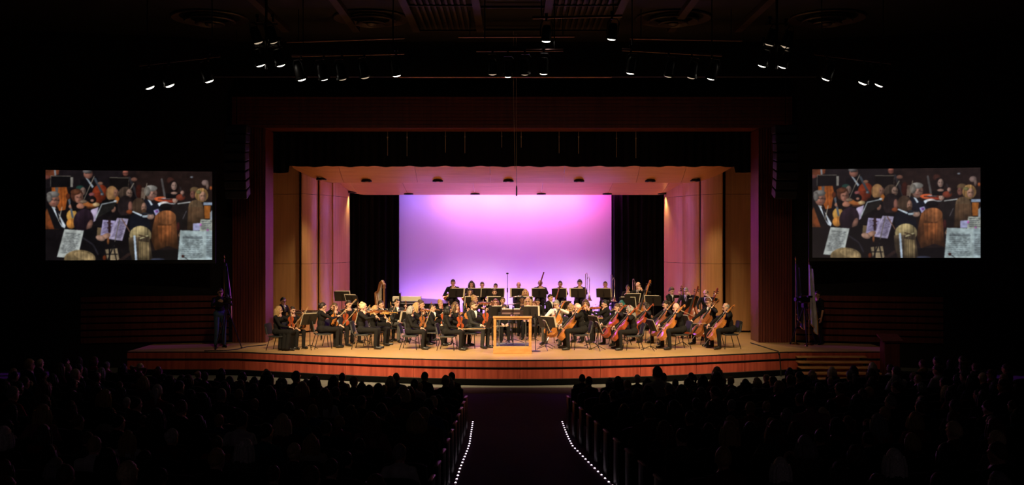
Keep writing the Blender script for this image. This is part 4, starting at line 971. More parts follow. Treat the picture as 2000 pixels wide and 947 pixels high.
W_RED = ((0.26, 0.042, 0.014), (0.40, 0.080, 0.022)); W_BRN = ((0.20, 0.062, 0.020), (0.32, 0.105, 0.030)); W_ORG = ((0.40, 0.13, 0.028), (0.55, 0.21, 0.045)); W_YEL = ((0.50, 0.26, 0.06), (0.62, 0.36, 0.10))
KIT = {}
for nm, (c0, c1) in (('red', W_RED), ('brown', W_BRN), ('orange', W_ORG), ('honey', W_YEL)):
    KIT['violin', nm] = fiddle(0.365, 0.106, 0.056, 0.086, 0.044, col='violin_'+nm, c0=c0, c1=c1)
for nm, (c0, c1) in (('red', W_RED), ('brown', W_BRN), ('orange', W_ORG)):
    KIT['cello', nm] = fiddle(0.75, 0.215, 0.118, 0.170, 0.135, col='cello_'+nm, c0=c0, c1=c1, endpin=0.28, neck=0.27, bridge=0.045)
    KIT['bass', nm] = fiddle(1.10, 0.33, 0.185, 0.255, 0.21, slope=0.8, col='bass_'+nm, c0=c0, c1=c1, endpin=0.14, neck=0.30, bridge=0.05)
bw = MB().tube([(0, -0.04, 0), (0, 0.2, -0.004), (0, 0.5, -0.004), (0, 0.70, 0.006)], [0.0065, 0.006, 0.0055, 0.005], 6)
KIT['bow'] = [('stick', bw.mesh('stick', wood('bow_wood', (0.42, 0.20, 0.07), (0.62, 0.36, 0.16), (1, 1, 1), 0.3), 'all')),
              ('bow_hair', MB().box((0, 0.34, -0.022), (0.010, 0.66, 0.003)).mesh('bow_hair', mat('horse_hair', (0.75, 0.68, 0.52), 0.6))),
              ('frog', MB().bbox((0, 0.0, -0.014), (0.013, 0.055, 0.024), 0.003).mesh('frog', mat('ebony', (0, 0, 0)))),
              ('tip', MB().prism([(0.69, 0.012), (0.715, 0.006), (0.70, -0.024), (0.675, -0.024)], -0.005, 0.005, 0, Matrix(((0, 0, 1, 0), (1, 0, 0, 0), (0, 1, 0, 0), (0, 0, 0, 1))) ).mesh('tip', MATS['bow_wood']))]
def bell(b, a, t, r0, r1, L, n=14):
    """a flared horn bell from a along t"""
    a = Vector(a); t = Vector(t).normalized()
    b.tube([a+t*L*q for q in (0, .3, .55, .75, .88, .96, 1.0)], [r0, r0*1.3, r0*2, r0*2+(r1-r0*2)*.25, r0*2+(r1-r0*2)*.5, r0*2+(r1-r0*2)*.8, r1], n, cap=False)
def wind_kit():
    # played instruments in the player's frame (seated, mouth near (0,-.14,1.08))
    b = MB().tube([(0, -0.13, 1.075), (0, -0.18, 0.98)], [0.007, 0.011], 8); 
    bd = MB().tube([(0, -0.18, 0.98), (0, -0.40, 0.58)], 0.0135, 10)
    bl = MB(); bell(bl, (0, -0.385, 0.605), (0, -0.48, -0.87), 0.013, 0.034, 0.085)
    ky = MB().tube([(0.016, -0.22, 0.91), (0.016, -0.37, 0.64)], 0.004, 5).tube([(-0.016, -0.24, 0.88), (-0.016, -0.36, 0.66)], 0.004, 5)
    ebn = MATS['ebony']
    KIT['clarinet'] = [('mouthpiece', b.mesh('mouthpiece', ebn, 'all')), ('tube', bd.mesh('tube', ebn, 'all')), ('bell', bl.mesh('bell', ebn, 'all')), ('keys', ky.mesh('keys', M_SILVER, 'all'))]
    # trumpet
    b = MB().tube([(0, -0.14, 1.07), (0, -0.42, 1.05), (0.0, -0.46, 1.03), (0, -0.44, 1.0), (0, -0.22, 1.0), (0, -0.20, 1.03), (0, -0.24, 1.05)], 0.008, 8)
    bl = MB(); bell(bl, (0.02, -0.34, 1.05), (0, -1, -0.06), 0.009, 0.062, 0.30)
    vv = MB()
    for k in range(3): vv.tube([(0.0, -0.29-0.028*k, 0.95), (0, -0.29-0.028*k, 1.10)], 0.011, 8)
    KIT['trumpet'] = [('tubing', b.mesh('tubing', M_BRASS, 'all')), ('bell', bl.mesh('bell', M_BRASS, 'all')), ('valves', vv.mesh('valves', M_BRASS, 'all'))]
    # trombone, rested upright beside the player's left
    b = MB().tube([(0.22, -0.30, 0.62), (0.22, -0.28, 1.46), (0.235, -0.28, 1.52), (0.265, -0.28, 1.52), (0.28, -0.28, 1.46), (0.28, -0.30, 0.62), (0.25, -0.30, 0.57), (0.22, -0.30, 0.62)], 0.010, 8)
    bl = MB().tube([(0.28, -0.26, 1.30), (0.33, -0.26, 1.42), (0.36, -0.26, 1.30), (0.355, -0.26, 0.98)], 0.012, 8); bell(bl, (0.355, -0.26, 0.99), (0, -0.1, -1), 0.013, 0.108, 0.44, 18)
    KIT['trombone'] = [('slide', b.mesh('slide', M_SILVER, 'all')), ('bell', bl.mesh('bell', M_SILVER, 'all'))]
    # french horn: coiled ring, flared bell to the player's right
    b = MB(); c = Vector((-0.02, -0.30, 0.86))
    for r in (0.15, 0.12, 0.09): b.tube([c+Vector((r*math.cos(a), -0.01*r, r*math.sin(a))) for a in np.linspace(0, 2*math.pi, 25)], 0.011, 7)
    b.tube([(0, -0.14, 1.07), (0.05, -0.26, 1.00), (0.12, -0.30, 0.92)], 0.007, 7)
    bl = MB(); bell(bl, (-0.08, -0.30, 0.80), (-0.7, 0.25, -0.55), 0.014, 0.145, 0.32, 20)
    vv = MB()
    for k in range(3): vv.tube([(0.03+0.03*k, -0.27, 0.9), (0.03+0.03*k, -0.33, 0.9)], 0.016, 8)
    KIT['horn'] = [('tubing', b.mesh('tubing', M_BRASS, 'all')), ('bell', bl.mesh('bell', M_BRASS, 'all')), ('valves', vv.mesh('valves', M_BRASS, 'all'))]
    # bassoon, long tube crossing the body
    bs = MB().tube([(-0.22, -0.20, 0.42), (0.14, -0.32, 1.55)], [0.03, 0.022], 10).tube([(-0.19, -0.17, 0.45), (0.06, -0.25, 1.18)], 0.016, 8)
    bc = MB().tube([(0.06, -0.25, 1.18), (0.05, -0.26, 1.24), (0.02, -0.2, 1.14), (0.0, -0.14, 1.07)], 0.005, 6)
    KIT['bassoon'] = [('body', bs.mesh('body', wood('bassoon_wood', (0.10, 0.018, 0.012), (0.2, 0.04, 0.02), (1, 1, 1), 0.25, 0.5), 'all')), ('crook', bc.mesh('crook', M_SILVER, 'all'))]
    # flute, held sideways to the player's right
    fl = MB().tube([(0.06, -0.145, 1.07), (-0.55, -0.30, 0.98)], 0.0095, 8)
    KIT['flute'] = [('tube', fl.mesh('tube', M_SILVER, 'all')), ('keys', MB().tube([(-0.08, -0.19, 1.065), (-0.48, -0.295, 1.005)], 0.006, 6).mesh('keys', M_SILVER, 'all'))]
    # tuba: wide upright bell and body
    tb = MB().tube([(0.05, -0.30, 0.50), (0.12, -0.30, 0.56), (0.15, -0.30, 0.75), (0.14, -0.30, 0.95)], [0.06, 0.065, 0.06, 0.055], 14).tube([(0.05, -0.30, 0.50), (-0.06, -0.30, 0.53), (-0.09, -0.30, 0.68), (-0.06, -0.30, 0.90), (0.0, -0.2, 1.05), (0, -0.14, 1.07)], [0.05, 0.045, 0.035, 0.025, 0.014, 0.010], 12)
    bl = MB(); bell(bl, (0.14, -0.30, 0.93), (0.05, 0, 1), 0.055, 0.19, 0.42, 22)
    KIT['tuba'] = [('body', tb.mesh('body', M_BRASS, 'all')), ('bell', bl.mesh('bell', M_BRASS, 'all'))]
wind_kit()
SUB = {'tuning_pegs': 'neck', 'sound_hole': 'body', 'bridge': 'body', 'tailpiece': 'body', 'chin_rest': 'body', 'frog': 'stick', 'tip': 'stick', 'valves': 'tubing', 'keys': 'tube'}
def kit(key, name, label, cat, M, group=None):
    t = thing(name, label, cat, (0, 0, 0), 0, group); t.matrix_world = M
    made = {}
    for nm, me in KIT[key]: made[nm] = link(nm, me, made.get(SUB.get(nm), t))
    return t

# ------------------------------------------------------------------ chairs, stands
def make_chair():
    seat = MB().bbox((0, 0, 0.435), (0.44, 0.42, 0.035), 0.012).mesh('seat', mat('chair_shell', (0.022, 0.024, 0.026), 0.5), True)
    b = MB(); b.slab(lambda u, v: (-0.21+0.42*u, 0.235+0.05*v-0.03*math.sin(u*math.pi)*0.6+0.03, 0.50+0.34*v-0.03*(2*u-1)**4*v), 9, 5, (0, 0.022, 0))
    back = b.mesh('backrest', MATS['chair_shell'], True)
    legs = []
    for k in (-1, 1):
        legs.append(MB().tube([(k*0.20, -0.17, 0.42), (k*0.235, -0.215, 0.0)], 0.011, 7).mesh('leg', M_BLACKM, True))
        legs.append(MB().tube([(k*0.20, 0.16, 0.42), (k*0.235, 0.27, 0.0)], 0.011, 7).mesh('leg', M_BLACKM, True))
    fr = [MB().tube([(k*0.20, -0.18, 0.415), (k*0.20, 0.19, 0.415), (k*0.20, 0.25, 0.50), (k*0.19, 0.30, 0.74)], 0.010, 6).mesh('back_frame', M_STEEL, True) for k in (-1, 1)]
    return [('seat', seat), ('backrest', back), ('back_frame', fr[0]), ('back_frame', fr[1])]+[('leg', l) for l in legs]
KIT['chair'] = make_chair()
def make_stand(ztop, tilt):
    c = math.cos(tilt); s_ = math.sin(tilt)
    M = Matrix.Translation((0, 0, ztop-0.18*c)) @ Matrix.Rotation(-tilt, 4, 'X')
    dk = MB().box((0, 0, 0), (0.50, 0.006, 0.34)).box((0, -0.03, -0.165), (0.50, 0.06, 0.006))
    rb = MB().box((0, 0.010, 0), (0.06, 0.012, 0.22))
    for q in (dk, rb): q.v = [tuple(M @ Vector(p)) for p in q.v]
    pl = MB().tube([(0, 0.02, 0.1), (0, 0.02, ztop-0.2)], 0.011, 8)
    legs = [MB().tube([(0, 0.02, 0.13), (0.27*math.sin(a), 0.02+0.27*math.cos(a), 0.012)], 0.009, 6).mesh('leg', M_BLACKM, True) for a in (0.5, 2.6, 4.7)]
    return [('desk', dk.mesh('desk', mat('stand_black', (0.013, 0.012, 0.011), 0.55))), ('bracket', rb.mesh('bracket', M_BLACKM)), ('pole', pl.mesh('pole', M_BLACKM, True))]+[('leg', l) for l in legs], M
(KIT['stand'], STAND_M) = make_stand(1.10, math.radians(24))
(KIT['stand_flat'], STANDF_M) = make_stand(1.0, math.radians(62))
def sheet_mesh():
    m = MB(); 
    m.slab(lambda u, v: (-0.235+0.47*u, -0.010-0.006*math.sin(u*math.pi*2)**2, -0.155+0.345*v), 9, 2, (0, 0.005, 0))
    return m
ME_SHEET = sheet_mesh().mesh('sheet_music', M_PAPER, True)
RS = random.Random(5)
def stand(x, y, z, yaw, who, kind='stand', h=1.0, paper=True, off=0.0):
    t = thing('music_stand', 'black music stand before '+who, 'music stand', (x, y, z), math.radians(yaw), 'black music stands')
    lift = (1.10 if kind == 'stand' else 1.0)*(h-1)
    for nm, me in KIT[kind]:
        o = link(nm, me, t)
        if nm in ('desk', 'bracket'): o.location = (0, 0, lift)
        elif nm == 'pole': o.scale = (1, 1, h)
    if paper:
        Mw = Matrix.Translation((x, y, z)) @ Matrix.Rotation(math.radians(yaw), 4, 'Z') @ Matrix.Translation((0, 0, lift)) @ (STAND_M if kind == 'stand' else STANDF_M)
        s_ = link('sheet_music', ME_SHEET); s_.matrix_world = Mw @ Matrix.Translation((off if off else RS.choice((-0.07, -0.04, 0.04, 0.07)), 0, 0))
        tag(s_, 'sheet music before '+who, 'sheet music', 'sheet music on the stands')
    return t
# ================================================================== ORCHESTRA
SIT_TOP, STAND_TOP = 1.275, 1.705
def to_world(loc, yaw, s): return Matrix.Translation(loc) @ Matrix.Rotation(math.radians(yaw), 4, 'Z') @ Matrix.Scale(s, 4)
GRIP_LAP = Vector((-0.075, -0.415, 0.625))
def musician(px, yt, d, pose, yaw, who, hair, hcol, inst=None, icol='brown', z0=0.0, bow=(0.1, -0.55, 0.8), vio=None, chair=True, st=None, **kw):
    standing = pose in ('bassist',)
    top = STAND_TOP if standing else SIT_TOP
    s = (CZ-z0-(yt-HZ)*d/FPX)/top; s = min(1.09, max(0.86, s))
    yr = math.radians(yaw); f = Vector((math.sin(yr), -math.cos(yr), 0))
    loc = Vector((X(px, d), d, z0))-f*0.05*s
    o = person(pose, loc, yaw, who[4:] if who.startswith('the ') else who, hair, hcol, scale=s, group='orchestra players', **kw)
    Mw = to_world(loc, yaw, s)
    if chair:
        c = thing('orchestra_chair', 'black chair under '+who, 'chair', loc-f*(-0.02), yr, 'black orchestra chairs'); c.scale = (1, 1, 0.92*s)
        for nm, me in KIT['chair']: link(nm, me, c)
    if inst == 'violin':
        if pose.startswith('vplay'): M = frame((0.058, -0.115, 1.035), (0.47, -0.86, -0.04), (-0.25, 0, 1))
        elif pose == 'vback': M = frame((0.13, -0.40, 0.57), (-0.02, 0.12, 1), (-1, -0.3, 0.1))
        else: M = frame((0.135, -0.365, 0.605), (0.02, 0.10, 1), vio or ((-1, -0.45, 0.1) if yaw > 40 else (0.35, -1, 0.1)))
        kit(('violin', icol), 'violin', '%s violin of %s' % (dict(red='reddish', brown='brown', orange='orange', honey='pale honey')[icol], who), 'violin', Mw @ M, 'violins and violas')
        if pose.startswith('vplay'): B = frame((-0.15, -0.46, 0.92), (0.32, 0.2, 0.12), (0, -0.3, 1))
        elif pose == 'vback': B = frame((0.03, -0.50, 0.885), bow, (0, 0.5, 1))
        elif pose == 'vskirt': B = frame((-0.01, -0.445, 0.655), bow, (0, 0.8, 0.6))
        else: B = frame(GRIP_LAP, bow, (0.2, 0.8, 0.6))
        kit('bow', 'violin_bow', 'violin bow of '+who, 'bow', Mw @ B, 'bows')
    elif inst == 'cello':
        M = frame((0.02, -0.62, 0.27), (0.13, 0.60, 0.79), (0, -1, 0.76)) @ Matrix.Scale(0.96, 4)
        kit(('cello', icol), 'cello', '%s cello of %s' % (dict(red='reddish', brown='brown', orange='bright orange')[icol], who), 'cello', Mw @ M, 'cellos')
        kit('bow', 'cello_bow', 'cello bow of '+who, 'bow', Mw @ frame((-0.245, -0.60, 0.60), bow if bow != (0.1, -0.55, 0.8) else (1, -0.02, 0.05), (0, -0.3, 1)), 'bows')
    elif inst == 'bass':
        M = frame((0.02, -0.50, 0.16), (0.24, 0.20, 0.95), (-0.2, -1, 0.25)) @ Matrix.Scale(0.88, 4)
        kit(('bass', icol), 'double_bass', '%s double bass of %s' % (dict(red='reddish', brown='brown', orange='orange')[icol], who), 'double bass', Mw @ M, 'double basses')
        kit('bow', 'bass_bow', 'bass bow of '+who, 'bow', Mw @ frame((-0.13, -0.52, 0.98), (0.9, -0.2, -0.35), (0, -0.3, 1)), 'bows')
    elif inst:
        kit(inst, inst if inst != 'horn' else 'french_horn', '%s played by %s' % (dict(clarinet='black clarinet', trumpet='brass trumpet', trombone='silvery trombone', horn='coiled brass horn', bassoon='dark red bassoon', flute='silver flute', tuba='brass tuba')[inst], who), inst, Mw, 'wind instruments')
    if st:
        dist, dx, kind, h, paper = st
        q = loc+f*dist+Vector((math.cos(yr), math.sin(yr), 0))*dx
        stand(q.x, q.y, z0, yaw+180, who, kind, h, paper)
    return o
S1 = (0.85, 0.0, 'stand', 0.88, True)
SB = (0.74, 0.0, 'stand', 0.92, True)
m = musician
# violins, outermost desks first
m(546, 597, 28.6, 'vskirt', 78, 'the violinist with wavy blonde hair in a long black skirt', 'long', 'blonde', 'violin', 'red', bow=(0.0, -0.62, 0.75))
m(572, 598, 29.0, 'vrest_f', 48, 'the dark-haired violinist between the long skirt and the jacket', 'pony', 'darkbrown', 'violin', 'brown', bow=(0.3, -0.25, 0.9), st=(0.62, 0.15, 'stand', 0.92, True))
m(632, 590, 29.1, 'vback', 112, 'the violinist in a black jacket turned away, dark bun', 'bun', 'darkbrown', 'violin', 'orange', bow=(0.25, -0.7, 0.6))
m(655, 591, 29.7, 'vrest_f', 52, 'the brown-haired violinist in a black blouse facing the hall', 'bob', 'brown', 'violin', 'red', bow=(0.2, -0.6, 0.65))
m(682, 586, 30.7, 'vrest_f', 42, 'the violinist in a black gown beneath the tilted stand', 'pony', 'darkbrown', 'violin', 'brown', bow=(0.5, -0.4, 0.7), st=(0.7, 0.1, 'stand', 0.85, True))
m(711, 591, 28.9, 'vplay_f', 84, 'the violinist with a pale blonde updo', 'updo', 'paleblonde', 'violin', 'brown', skin=3)
m(734, 596, 29.9, 'vplay_f', 76, 'the long-haired blonde violinist behind the updo', 'long', 'blonde', 'violin', 'honey')
m(745, 586, 31.2, 'vrest_m', 60, 'the dark-haired man in a suit under the harp', 'short', 'darkbrown', 'violin', 'honey', bow=(0.1, -0.3, 0.9), st=(0.72, 0, 'stand', 0.85, True))
m(776, 583, 31.0, 'vrest_m', 32, 'the dark-haired violist in grey trousers facing the hall', 'short', 'darkbrown', 'violin', 'brown', bow=(0.85, -0.45, -0.1), bot='grey', top='charcoal', st=(0.66, 0.1, 'stand', 0.86, True))
m(804, 597, 28.8, 'vrest_f', 84, 'the violinist with a grey bob', 'bob', 'grey', 'violin', 'brown', bow=(0.05, -0.35, 0.9))
m(815, 590, 30.1, 'vplay_f', 80, 'the long-haired blonde violinist behind the grey bob', 'long', 'blonde', 'violin', 'brown')
m(824, 586, 31.3, 'vrest_f', 70, 'the brown-haired violinist with an updo before the piano', 'updo', 'brown', 'violin', 'orange', bow=(0.2, -0.6, 0.5))
m(846, 593, 29.9, 'vrest_m', 76, 'the dark-haired violinist with a raised bow beside the grey bob', 'short', 'darkbrown', 'violin', 'red', bow=(0.0, -0.45, 0.85), st=(0.62, -0.1, 'stand', 0.85, True))
m(877, 597, 28.6, 'vrest_f', 82, 'the black-haired violinist on the front chair near the podium', 'bob', 'black', 'violin', 'red', skin=1, bow=(0.0, -0.9, 0.02))
m(891, 589, 29.8, 'vrest_f', 62, 'the long-haired brown violinist beside the concertmaster', 'long', 'brown', 'violin', 'orange', bow=(0.1, -0.5, 0.8))
m(926, 588, 29.2, 'vrest_m', 58, 'the bearded concertmaster in a dark suit and white shirt', 'short', 'brown', 'violin', 'red', top='charcoal', bot='charcoal', tie='white', beard=True, bow=(0.25, -0.95, 0.03), st=(0.72, -0.1, 'stand', 0.84, False))
m(861, 585, 33.0, 'vrest_f', 40, 'the fair-haired violinist below the standing horn desk', 'updo', 'blonde', 'violin', 'brown')
m(928, 577, 33.2, 'vplay_f', 60, 'the grey-blonde violinist behind the concertmaster', 'updo', 'blonde', 'violin', 'brown', st=(0.7, 0, 'stand', 0.9, True))
# inner strings facing the hall
m(968, 583, 31.9, 'lap_f', 8, 'the woman with glasses and brown hair behind the podium', 'long', 'auburn', glasses=True, st=(0.74, 0.0, 'stand', 0.97, True))
m(982, 580, 33.3, 'wind_f', 0, 'the brown-haired clarinettist behind the glasses', 'pony', 'brown', 'clarinet')
m(985, 594, 30.9, 'lap_f', 4, 'the dark-haired woman half hidden by the conductor stand', 'bob', 'darkbrown')
m(1031, 580, 31.9, 'lap_f', -6, 'the blonde woman with glasses behind the podium', 'long', 'blonde', glasses=True, st=(0.74, 0.12, 'stand', 0.97, True))
m(1020, 578, 33.3, 'wind_f', 0, 'the dark-skinned woman in a strapless gown', 'bun', 'black', 'flute', skin=2)
m(1043, 588, 32.9, 'lap_f', -10, 'the auburn-haired player behind the blonde glasses', 'curly', 'auburn')
m(1050, 583, 33.5, 'lap_m', -12, 'the black-haired player below the bald brass player', 'short', 'black', skin=1)
# woodwinds on the low riser
m(918, 563, 34.6, 'wind_f', 10, 'the long-haired clarinettist on the low riser', 'long', 'darkbrown', 'clarinet', z0=0.2, st=SB)
m(966, 564, 34.6, 'wind_m', 4, 'the bearded clarinettist on the low riser', 'crop', 'brown', 'clarinet', z0=0.2, beard=True, st=SB)
m(1026, 564, 34.6, 'wind_f', -2, 'the woman with long blonde hair on the low riser', 'long', 'blonde', 'flute', z0=0.2, st=SB)
m(1076, 574, 34.5, 'wind_m', 50, 'the dark-haired man in white tie on the low riser', 'short', 'darkbrown', 'bassoon', z0=0.0, tie='white', st=(0.85, -0.25, 'stand', 0.97, True))
# brass on the higher riser
m(885, 545, 36.2, 'horn', 12, 'the horn player with short dark hair, apart from the others', 'short', 'darkbrown', 'horn', z0=0.4, st=SB)
m(921, 548, 36.2, 'horn', 8, 'the long-haired horn player on the higher riser', 'long', 'darkbrown', 'horn', z0=0.4, st=SB)
m(942, 550, 36.3, 'horn', 14, 'the horn player leaning his head, second from the long hair', 'short', 'brown', 'horn', z0=0.4, skin=3, st=SB)
m(968, 553, 36.2, 'horn', 4, 'the horn player low behind a wide page', 'short', 'darkbrown', 'horn', z0=0.4, st=SB)
m(1013, 550, 36.2, 'brass', 0, 'the bald trumpeter beside the tall microphone', 'fringe', 'brown', 'trumpet', z0=0.4, skin=3, st=SB)
m(1055, 546, 36.2, 'brass', -4, 'the balding bassoonist with a dark fringe', 'fringe', 'darkbrown', 'bassoon', z0=0.4, st=SB)
m(1094, 548, 36.2, 'brass', -6, 'the cropped brass player between two wide gaps', 'crop', 'darkbrown', 'trumpet', z0=0.4, st=SB)
m(1132, 546, 36.2, 'brass', -8, 'the smiling trombonist with thick dark hair', 'curly', 'darkbrown', 'trombone', z0=0.4, st=SB)
m(1182, 549, 36.2, 'brass', -10, 'the brown-haired trombonist next to the black curtain', 'short', 'brown', 'trombone', z0=0.4, st=SB)
m(1226, 556, 36.0, 'brass', -12, 'the trombonist in glasses before the black curtain', 'short', 'black', 'trombone', z0=0.4, glasses=True, st=None)
# violas and cellos
m(1088, 585, 30.2, 'cello_m', -28, 'the grey-haired cellist in shirt sleeves with a red tie', 'short', 'grey', 'cello', 'orange', top='white', bot='grey', tie='maroon', glasses=True, st=(0.95, 0.1, 'stand', 0.8, True))
m(1131, 591, 28.8, 'cello_m', -82, 'the white-haired cellist on the front chair', 'fringe', 'white', 'cello', 'orange', skin=3, st=(1.0, 0.1, 'stand', 0.75, True))
m(1114, 592, 31.2, 'vplay_f', -50, 'the blonde violist behind the white-haired cellist', 'bob', 'blonde', 'violin', 'honey')
m(1143, 584, 31.0, 'vplay_f', -38, 'the brown-haired violist with an orange viola', 'bob', 'brown', 'violin', 'orange')
m(1180, 585, 30.6, 'vplay_f', -108, 'the dark-haired violist with her back half turned', 'bun', 'black', 'violin', 'red', st=(0.75, 0.1, 'stand', 0.82, True))
m(1208, 592, 30.0, 'cello_m', -62, 'the brown-haired cellist behind the red cello', 'short', 'brown', 'cello', 'red', st=(0.9, 0.0, 'stand', 0.8, True))
m(1233, 596, 28.7, 'cello_f', -84, 'the cellist with long grey hair and a red headband', 'long', 'grey', 'cello', 'red', band='red', st=(1.0, 0.15, 'stand', 0.72, True))
m(1213, 586, 31.9, 'vplay_f', -60, 'the violist with teal hair', 'long', 'teal', 'violin', 'brown')
m(1264, 590, 30.9, 'cello_f', -70, 'the dark-haired cellist below the tall bass', 'bob', 'darkbrown', 'cello', 'red', st=(0.9, 0.2, 'stand', 0.82, True))
m(1303, 586, 30.4, 'cello_f', -64, 'the dark-haired cellist beside the bald cellist', 'pony', 'darkbrown', 'cello', 'brown')
m(1324, 591, 28.9, 'cello_m', -76, 'the bald cellist with a pale scalp', None, 'white', 'cello', 'orange', skin=3, st=(0.95, 0.25, 'stand', 0.78, True))
m(1388, 580, 30.0, 'cello_m', -60, 'the cellist in glasses with a pale headband', 'short', 'auburn', 'cello', 'brown', glasses=True, band='white', st=(0.95, -0.15, 'stand', 0.82, True))
m(1421, 591, 29.0, 'cello_m', -78, 'the balding cellist nearest the ribbed column', 'fringe', 'grey', 'cello', 'orange')
# double basses
m(1247, 550, 32.8, 'bassist', -22, 'the balding bassist before the black curtain', 'fringe', 'darkbrown', 'bass', 'orange', chair=False, st=(1.0, -0.1, 'stand', 1.18, True))
m(1310, 561, 32.6, 'bassist', 40, 'the curly-haired bassist turned away', 'curly', 'brown', 'bass', 'brown', chair=False, st=(0.9, 0.0, 'stand', 1.15, True))
m(1340, 561, 32.2, 'bassist', -18, 'the grey-haired bassist in glasses', 'short', 'grey', 'bass', 'red', chair=False, glasses=True)
m(1379, 565, 31.3, 'bassist', -24, 'the bald bearded bassist behind the headband cellist', 'fringe', 'darkbrown', 'bass', 'red', chair=False, beard=True)
# percussionist
m(554, 580, 32.4, 'lap_m', 55, 'the percussionist in a dark suit behind the outer violins', 'short', 'black', glasses=True, skin=1)
stand(X(668, 32.6), 32.6, 0, 175, 'the timpani, the upper of the two', 'stand', 1.32, True)
stand(X(688, 31.9), 31.9, 0, 148, 'the timpani, the tilted lower one', 'stand', 1.25, True)
stand(X(1276, 32.0), 32.0, 0, 162, 'the curtain end of the double basses', 'stand', 1.22, True)
stand(X(1234, 31.9), 31.9, 0, 194, 'the teal-haired violist and the brass', 'stand', 1.28, True)

# ------------------------------------------------------------------ podium, microphones
d = 27.6
t = thing('conductor_podium', 'oak conductor podium with a square rail frame at the middle of the stage', 'podium', (X(1001, d), d, 0))
part('platform', MB().bbox((0, 0.45, 0.10), (1.04, 0.95, 0.20), 0.012), M_OAK, t)
part('carpet_top', MB().box((0, 0.45, 0.205), (0.98, 0.89, 0.012)), mat('podium_carpet', (0.16, 0.15, 0.15), 0.95), t)
for k in (-1, 1):
    part('post', MB().bbox((k*0.475, 0.03, 0.60), (0.075, 0.06, 0.80), 0.008), M_OAK, t)
    part('inner_rod', MB().tube([(k*0.36, 0.03, 0.21), (k*0.36, 0.03, 0.93)], 0.012, 8), M_STEEL, t)
part('top_rail', MB().bbox((0, 0.03, 0.985), (1.06, 0.09, 0.06), 0.012), M_OAK, t)
part('under_rail', MB().bbox((0, 0.03, 0.935), (0.9, 0.04, 0.035), 0.006), M_OAK, t)
part('clear_panel', MB().box((0, 0.03, 0.57), (0.86, 0.006, 0.70)), M_GLASS, t)
# conductor's desk
q = thing('music_stand', 'wide low conductor music stand on the podium', 'music stand', (X(1000, 28.5), 28.5, 0.21), math.pi)
for nm, me in KIT['stand_flat']: link(nm, me, q)
q.scale = (1.25, 1.1, 0.92)
s_ = tag(part('score_book', MB().bbox((0, 0, 0), (0.5, 0.36, 0.03), 0.006), mat('score_cover', (0.5, 0.5, 0.55), 0.25), None, loc=(X(998, 28.45), 28.45, 1.09)), 'shiny open score lying on the conductor stand', 'book')
s_.rotation_euler = (math.radians(-26), 0, 0)
def mic(px, py, label, h, base='tripod'):
    d = FPX*CZ/(py-HZ)
    t = thing('microphone_stand', label, 'microphone stand', (X(px, d), d, 0))
    if base == 'tripod':
        for a in (0.3, 2.4, 4.5): part('leg', MB().tube([(0, 0, 0.10), (0.28*math.cos(a), 0.2*math.sin(a), 0.01)], 0.009, 6), M_BLACKM, t)
    else: part('base', MB().lathe([(0.001, 0.03), (0.03, 0.03), (0.14, 0.012), (0.14, 0), (0.001, 0)], 20), M_BLACKM, t, True)
    part('pole', MB().tube([(0, 0, 0.02), (0, 0, h)], 0.010, 8), M_BLACKM, t)
    part('clutch', MB().tube([(0, 0, h*0.55), (0, 0, h*0.55+0.07)], 0.018, 8), M_BLACKM, t)
    part('microphone', MB().lathe([(0.001, 0), (0.014, 0.01), (0.016, 0.12), (0.023, 0.14), (0.023, 0.18), (0.001, 0.20)], 12), M_BLACKM, t, True, loc=(0, 0, h))
mic(1002, 688, 'thin black microphone stand in front of the podium', 1.05)
mic(1046, 686, 'short microphone stand with a round base beside the podium', 0.85, 'round')
t = thing('microphone_stand', 'very tall thin microphone stand before the backdrop, between horns and trumpets', 'microphone stand', (X(991, 35.9), 35.9, 0.4))
part('pole', MB().tube([(0, 0, 0.05), (0, 0, Z(536, 35.9)-0.4)], 0.010, 8), M_BLACKM, t)
part('clutch', MB().tube([(0, 0, 0.85), (0, 0, 1.0)], 0.022, 8), M_BLACKM, t)
part('microphone', MB().ball((0, 0, Z(534, 35.9)-0.4), (0.045, 0.03, 0.03), 10, 7), M_BLACKM, t, True)
for a in (0.3, 2.4, 4.5): part('leg', MB().tube([(0, 0, 0.2), (0.3*math.cos(a), 0.3*math.sin(a), 0.01)], 0.009, 6), M_BLACKM, t)

# ------------------------------------------------------------------ harp, piano, percussion
d = 33.6
t = thing('concert_harp', 'tall concert harp in front of the black curtain', 'harp', (X(744, d), d, 0), math.radians(-58))
Mh = wood('harp_wood', (0.16, 0.06, 0.02), (0.26, 0.11, 0.04), (2, 2, 1), 0.3, 0.4, 5)
part('base', MB().bbox((0.02, 0, 0.07), (0.55, 0.36, 0.14), 0.03), Mh, t)
part('column', MB().tube([(0.24, 0, 0.12), (0.24, 0, 1.50)], 0.035, 12).lathe([(0.03, 1.48), (0.06, 1.52), (0.05, 1.58), (0.065, 1.64), (0.03, 1.68)], 14, 0, Matrix.Translation((0.24, 0, 0))), Mh, t, True)
part('neck', MB().tube([(0.24, 0, 1.62), (0.12, 0, 1.72), (-0.02, 0, 1.66), (-0.14, 0, 1.46), (-0.26, 0, 1.36), (-0.38, 0, 1.34)], [0.05, 0.06, 0.06, 0.05, 0.045, 0.04], 10), Mh, t, True)
part('sound_box', MB().tube([(-0.02, 0, 0.12), (-0.38, 0, 1.34)], [0.15, 0.06], 14), Mh, t, True)
hs = MB()
for k in range(24):
    u = k/23; a = Vector((-0.03-0.33*u+0.08, 0, 0.22+1.0*u)); x = 0.20-0.54*u*1.0
    zt = np.interp(-a.x, [-0.2, 0.02, 0.14, 0.26, 0.36], [1.64, 1.63, 1.44, 1.34, 1.32]); hs.tube([a, (a.x, 0, zt)], 0.0015, 4)
